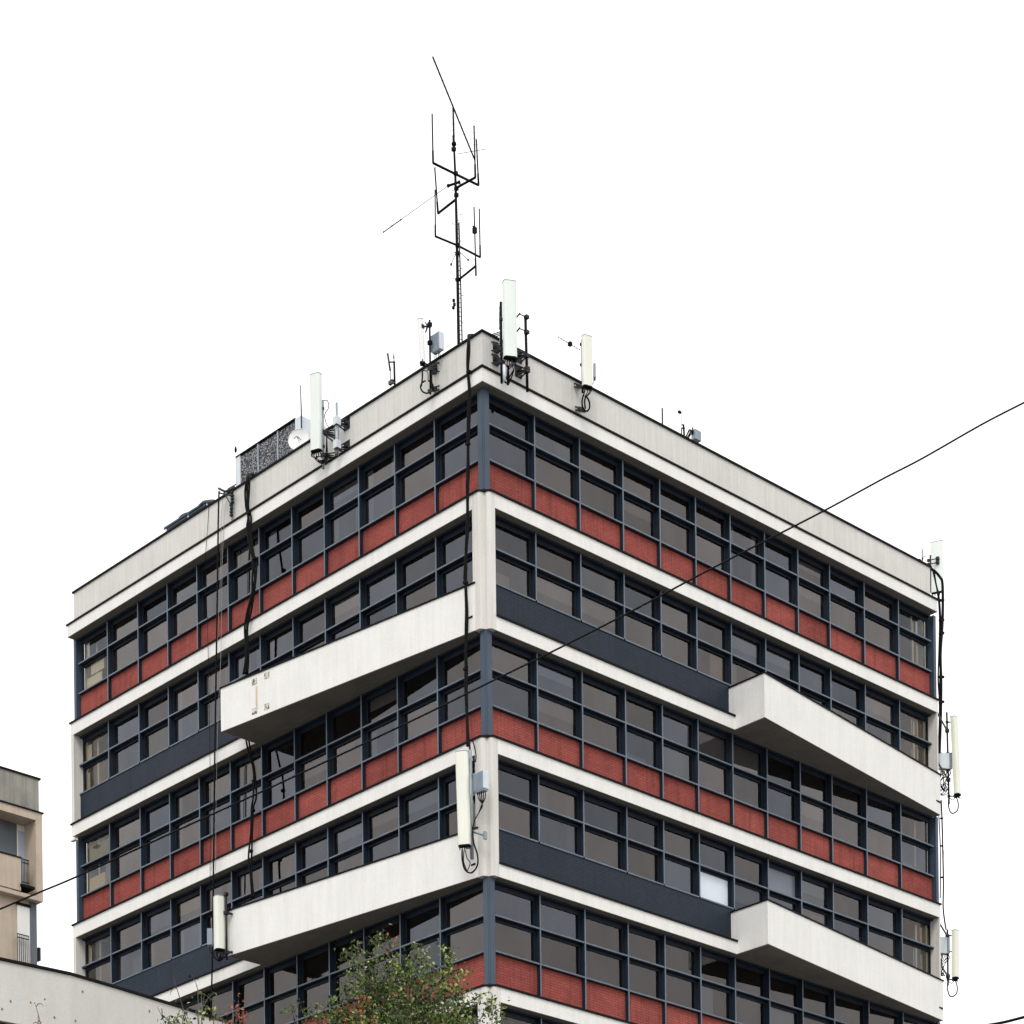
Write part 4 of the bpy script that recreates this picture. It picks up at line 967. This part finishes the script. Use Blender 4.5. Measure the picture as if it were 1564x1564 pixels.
# recessed storey wall
xb = nb(55, 1300).x
mb = MB(); mb.box((X0, YP + .85, z2t), (xb, YP + 9, zr0 - .001)); obj('wall', mb, M['beige'], NB)
mb = MB(); mb.box((X0, YP + .002, z2b), (xb - .001, YP + 1, z2t)); obj('balcony_slab', mb, M['beige'], NB)
mb = MB(); mb.box((X0, YP + .80, zz_(26, 1318, .8)), (nb(25.5, 1280, .8).x, YP + .846, zz_(26, 1258, .8))); obj('wall_panel', mb, M['greypanel'], NB)
xw0, xw1 = nb(26, 1300, .8).x, nb(45, 1300, .8).x
mb = MB(); mb.box((xw0, YP + .79, zz_(40, 1352, .8)), (xw1, YP + .848, zz_(40, 1263, .8))); wn = obj('window', mb, M['white'], NB)
mb = MB(); mb.box((xw0 + .05, YP + .78, zz_(40, 1352, .8)), (xw1 - .05, YP + .788, zz_(40, 1272, .8))); obj('pane', mb, M['bluegrey'], wn)
mb = MB(); mb.box((X0, YP + .01, zz_(20, 1357)), (nb(32, 1330).x, YP + .14, zz_(32, 1311))); pw = obj('balcony_wall', mb, M['beige'], NB)
mb = MB(); mb.box((X0, YP - .02, zz_(32, 1311)), (nb(33, 1330).x, YP + .16, zz_(32, 1311) + .05)); obj('flashing', mb, M['flash'], pw)
def railing(x0, x1, yt, yb, o, n):
    mb = MB(); a = nb(x0, yt, o); b = nb(x1, yt, o); za, zb = zz_((x0 + x1) / 2, yt, o), zz_((x0 + x1) / 2, yb, o)
    for z in (za, za - .13, zb + .05): mb.tube([(a.x, YP + o, z), (b.x, YP + o, z)], .022, 6)
    for k in range(n): x = a.x + (b.x - a.x) * k / (n - 1); mb.tube([(x, YP + o, za), (x, YP + o, zb)], .014, 5)
    obj('railing', mb, M['darksteel'], NB)
railing(33, 44, 1313, 1350, .05, 6)
mb = MB(); mb.box((nb(31, 1350).x, YP - .06, zz_(40, 1356)), (nb(52, 1350).x, YP + .8, zz_(40, 1352))); obj('sill_slab', mb, M['flash'], NB)
# lower storey, set back
zl = 1.0
mb = MB(); mb.box((X0, YP + .30, 0.1), (nb(45, 1420, .3).x, YP + 9, z2b - .001)); obj('wall', mb, M['beige'], NB)
mb = MB(); mb.box((nb(45, 1420, .3).x + .002, YP + .28, 0.1), (nb(56, 1420, .3).x, YP + 8.9, z2b - .001)); obj('side_fin', mb, M['greypanel'], NB)
xw0, xw1 = nb(26, 1400, .3).x, nb(44.5, 1400, .3).x
mb = MB(); mb.box((xw0, YP + .26, zz_(40, 1480)), (xw1, YP + .299, zz_(40, 1381))); wn = obj('window', mb, M['white'], NB)
mb = MB(); mb.box((xw0 - .05, YP + .22, zz_(40, 1381)), (xw1 + .03, YP + .298, zz_(40, 1377))); obj('lintel', mb, M['flash'], wn)
railing(26.5, 44, 1428, 1475, .12, 7)
mb = MB(); mb.obox(nb(58.5, 1458, .6), (.05, 0, 0), (0, .1, 0), (0, 0, .25)); obj('vent_box', mb, M['darksteel'], NB)

# ------------------------------------------------------------------ low building in front of it
ZL = at_d(107.4, 1485.6, 45).z
P = [at_z(0, 1462.8, ZL), at_z(107.4, 1485.6, ZL), at_z(171.8, 1504.4, ZL), at_z(268.5, 1534, ZL), at_z(335.6, 1555.5, ZL)]
P = [P[0] + (P[0] - P[1]).normalized() * 9] + P; P.append(P[-1] + (P[-1] - P[-2]).normalized() * 6)
back = Vector((.69, .72, 0))
LB = thing('low_building', 'low pale concrete building with bent parapet in the bottom left corner', 'building', (P[1].x, P[1].y, 0))
poly = [(p.x, p.y) for p in P]; bk = [((p + back * 9).x, (p + back * 9).y) for p in P][::-1]
M['palewall'] = concrete('pale_parapet_paint', (.62, .61, .575), .06, .08, (4, 4, .4))
mb = MB(); mb.prism(poly + bk, ZL - 1.12, ZL - .05); w1 = obj('parapet', mb, M['palewall'], LB)
mb = MB()
f_ = [(p.x - back.x * .05, p.y - back.y * .05) for p in P]
mb.prism(f_ + bk, ZL - .045, ZL); obj('flashing', mb, M['flash'], w1)
mb = MB(); mb.prism([(p.x + back.x * .12, p.y + back.y * .12) for p in P] + bk, .1, ZL - 1.122); obj('wall', mb, M['navy'], LB)
for (px, py) in ((126, 1514.5), (228, 1544.5), (3, 1541), (83, 1554), (115, 1559), (16, 1529)):
    q = at_z(px, py, ZL - .5); # stain spots placed on the wall face
    for i in range(len(P) - 1):
        a, b = P[i], P[i + 1]; d = (b - a).normalized(); n = Vector((d.y, -d.x, 0)); n = n if n.dot(CAM - a) > 0 else -n
        r_ = ray(px, py); t = (a - CAM).dot(n) / r_.dot(n); h = CAM + r_ * t
        if 0 <= (h - a).dot(d) <= (b - a).length:
            mb = MB(); mb.obox(h + n * .004, d * .014, n * .008, UP * .017); obj('drain_spot', mb, M['soffit'], LB); break

# ------------------------------------------------------------------ trees
def make_tree(name, label, trunk_xy, ztop, tips, leafsize, nleaf, D, seeds, trunk_r=.13, mat='leaf', rustn=0, droop=.25, sub=7, spread=.42):
    rnd = random.Random(seeds)
    T = thing(name, label, 'tree', (trunk_xy.x, trunk_xy.y, 0))
    mb = MB(); tw = []
    t0 = Vector((trunk_xy.x, trunk_xy.y, 0)); tt = Vector((trunk_xy.x + .2, trunk_xy.y, ztop - 1.0))
    mb.tube([t0, t0.lerp(tt, .3) + Vector((.1, .05, 0)), t0.lerp(tt, .7) + Vector((-.1, .08, 0)), tt], [trunk_r, trunk_r * .8, trunk_r * .45, trunk_r * .12], 8)
    obj('trunk', mb, M['bark'], T)
    mb = MB(); leaves = []
    for (px, py, dd, wgt) in tips:
        tip = at_d(px, py, D + dd)
        hb = max(ztop - 6.5, tip.z - rnd.uniform(1.2, 3.0)); f = (hb) / tt.z
        st = t0.lerp(tt, min(max(f, .2), .98)); mid = st.lerp(tip, .55) + Vector((rnd.uniform(-.15, .15), rnd.uniform(-.15, .15), .25))
        P_ = bez([st, mid, tip], 8); L_ = (tip - st).length
        mb.tube(P_, [.016 * (1 - i / len(P_)) + .003 for i in range(len(P_))], 5)
        tw.append((P_, wgt))
        for k in range(sub):
            i = rnd.randint(5, len(P_) - 1); p = P_[i]
            d = Vector((rnd.gauss(0, 1), rnd.gauss(0, 1), rnd.gauss(.2, .8))).normalized() * rnd.uniform(.2, spread) * (.6 + .6 * wgt)
            e = p + d; m_ = p.lerp(e, .5) + UP * .04; e2 = e - UP * droop * rnd.uniform(.2, 1)
            Q = bez([p, m_, e, e2], 3); mb.tube(Q, [.007 * (1 - j / len(Q)) + .002 for j in range(len(Q))], 4, False)
            tw.append((Q, wgt))
    obj('limb', mb, M['bark'], T)
    # leaves
    vs = []; fs = []; tone = []
    rv = []; rf = []; rt = []
    tot = sum(len(t[0]) * t[1] for t in tw)
    for Q, wgt in tw:
        cnt = int(nleaf * len(Q) * wgt / tot); cl_ = rnd.uniform(-.3, .3)
        isr = rustn and rnd.random() < rustn
        for _ in range(cnt):
            i = rnd.randint(1, len(Q) - 1) if len(Q) < 12 else rnd.randint(len(Q) // 3, len(Q) - 1)
            sg = .03 + .07 * rnd.random()
            p = Q[i - 1].lerp(Q[i], rnd.random()) + Vector((rnd.gauss(0, sg), rnd.gauss(0, sg), rnd.gauss(-.02, sg)))
            s_ = leafsize * rnd.uniform(.6, 1.35); a = Vector((rnd.gauss(0, 1), rnd.gauss(0, 1), rnd.gauss(-.6, .8))).normalized()
            b = a.cross(Vector((rnd.gauss(0, 1), rnd.gauss(0, 1), rnd.gauss(0, 1)))).normalized()
            c_ = a.cross(b)
            q = [p - a * s_ * .55, p + b * s_ * .36 + c_ * s_ * .08, p + a * s_ * .65, p - b * s_ * .36 + c_ * s_ * .08]
            if isr and rnd.random() < .75: o = len(rv); rv += q; rf.append((o, o + 1, o + 2, o + 3)); rt.append(rnd.random())
            else: o = len(vs); vs += q; fs.append((o, o + 1, o + 2, o + 3)); tone.append(min(1, max(0, rnd.gauss(.40 + cl_, .32))))
    for nm, V_, F_, T_, mt in (('crown', vs, fs, tone, mat), ('dry_leaves', rv, rf, rt, 'rust')):
        if not F_: continue
        m_ = MB(); m_.v = V_; m_.f = F_; m_.mi = [0] * len(F_); m_.sm = [False] * len(F_)
        o = obj(nm, m_, M[mt], T)
        at = o.data.attributes.new('tone', 'FLOAT', 'FACE'); at.data.foreach_set('value', T_)
    return T
rnd = random.Random(3)
tips = [(547, 1440, 0, .5), (566, 1432, .2, .6), (572, 1452, -.3, .8), (638, 1441, .3, .55), (607, 1455, 0, .8), (588, 1470, .2, 1), (625, 1470, -.2, .8), (650, 1462, .2, .6), (691, 1455, .4, .5), (684, 1470, 0, .8),
        (536, 1462, -.3, .6), (530, 1480, .2, .8), (520, 1498, 0, .5), (545, 1490, .3, 1), (660, 1490, .5, 1), (700, 1486, -.2, .7), (718, 1502, .1, .7), (705, 1515, .4, 1), (735, 1520, 0, .8), (752, 1535, .3, .8), (764, 1553, 0, .7),
        (505, 1520, .3, .8), (515, 1540, 0, 1), (490, 1548, .2, 1), (462, 1545, 0, .7), (446, 1560, .2, .7), (455, 1575, 0, 1), (480, 1575, .4, 1.2)]
for k in range(42):
    x = rnd.uniform(520, 715); y0_ = 1490 + abs(x - 610) ** 1.35 * .10; tips.append((x, rnd.uniform(y0_, 1600), rnd.uniform(-1.3, 1.3), 1.5))
for k in range(30): tips.append((rnd.uniform(460, 770), rnd.uniform(1560, 1760), rnd.uniform(-1.4, 1.4), 1.0))
tr = at_d(608, 1600, 45)
make_tree('birch_tree', 'leafy green birch top with rusty clusters at the foot of the picture', tr, at_d(600, 1440, 45).z, tips, .060, 34000, 45, 11, rustn=.05)
tips = [(266, 1497, 0, .03), (302, 1512, 0, .5), (312, 1518, 0, .9), (300, 1535, .1, .5), (325, 1545, 0, .8), (331, 1540, .1, .8), (281, 1545, 0, .7), (268, 1552, .1, .7), (255, 1558, 0, .7), (240, 1537, 0, .02), (245, 1562, 0, .8), (290, 1556, 0, .8), (310, 1560, 0, 1), (345, 1562, 0, .6), (300, 1590, 0, 1), (270, 1590, 0, 1), (330, 1590, 0, 1)]
tr = at_d(300, 1600, 41)
make_tree('young_tree', 'sparse twiggy treetop in front of the low pale building', tr, at_d(300, 1560, 41).z, tips, .060, 750, 41, 5, .06, sub=4, spread=.3, droop=.1)
tips = [(349, 1540, 0, .6), (362, 1545, 0, 1.2), (366, 1553, .1, 1.2), (360, 1562, 0, 1), (372, 1560, 0, .8), (365, 1590, 0, 1)]
tr = at_d(362, 1600, 41.5)
make_tree('dry_shrub', 'orange brown dry leaves at the right end of the low pale wall', tr, at_d(360, 1560, 41.5).z, tips, .055, 420, 41.5, 8, .04, mat='rust', sub=3, spread=.2, droop=.08)
tips = [(54, 1533, 0, .5), (58, 1548, 0, .25), (62, 1562, 0, .4), (60, 1590, 0, 1)]
tr = at_d(62, 1600, 40)
make_tree('dry_stalk', 'single dry brown stalk before the low wall at far left', tr, at_d(60, 1575, 40).z, tips, .04, 70, 40, 9, .02, mat='rust', sub=1, spread=.12, droop=.05)

# ------------------------------------------------------------------ light, world, camera
SUN_EL, SUN_AZ = R(48), R(222)     # azimuth measured counter-clockwise from +X
sd = Vector((math.cos(SUN_EL) * math.cos(SUN_AZ), math.cos(SUN_EL) * math.sin(SUN_AZ), math.sin(SUN_EL)))
li = bpy.data.lights.new('sun', 'SUN'); li.energy = 1.35; li.angle = R(20); li.color = (1, .97, .93)
lo = bpy.data.objects.new('sun', li); COL.objects.link(lo); lo.rotation_euler = sd.to_track_quat('Z', 'Y').to_euler(); lo.location = (0, 0, 80)
W = bpy.data.worlds.new('World'); S.world = W; W.use_nodes = True; nt = W.node_tree; nt.nodes.clear()
out = nt.nodes.new('ShaderNodeOutputWorld'); bg = nt.nodes.new('ShaderNodeBackground'); sky = nt.nodes.new('ShaderNodeTexSky')
sky.sky_type = 'NISHITA'; sky.sun_disc = False; sky.sun_elevation = SUN_EL; sky.sun_rotation = R(90) - SUN_AZ
hs = nt.nodes.new('ShaderNodeHueSaturation'); hs.inputs['Saturation'].default_value = .25
mx = nt.nodes.new('ShaderNodeMix'); mx.data_type = 'RGBA'; mx.inputs['Factor'].default_value = .88
mx.inputs['B'].default_value = (15.6, 15.5, 15.4, 1)     # thick bright cloud layer over the clear sky
nt.links.new(sky.outputs[0], hs.inputs['Color']); nt.links.new(hs.outputs[0], mx.inputs['A']); nt.links.new(mx.outputs['Result'], bg.inputs['Color'])
bg.inputs['Strength'].default_value = .1; nt.links.new(bg.outputs[0], out.inputs['Surface'])

cd = bpy.data.cameras.new('camera'); co = bpy.data.objects.new('camera', cd); COL.objects.link(co); S.camera = co
cd.sensor_fit = 'HORIZONTAL'; cd.sensor_width = 36; cd.lens = FPX / W0 * 36
cd.shift_x = 0; cd.shift_y = (PY - W0 / 2) / W0
rt = Vector(RM[0]); upv = -Vector(RM[1]); bk_ = -Vector(RM[2])
mw = Matrix(((rt.x, upv.x, bk_.x, CAM.x), (rt.y, upv.y, bk_.y, CAM.y), (rt.z, upv.z, bk_.z, CAM.z), (0, 0, 0, 1)))
co.matrix_world = mw; cd.clip_start = .1; cd.clip_end = 3000
S.render.engine = 'CYCLES'; S.render.resolution_x = S.render.resolution_y = 1024
S.cycles.max_bounces = 8; S.cycles.transparent_max_bounces = 12
S.view_settings.view_transform = 'Standard'; S.view_settings.look = 'None'; S.view_settings.exposure = 0
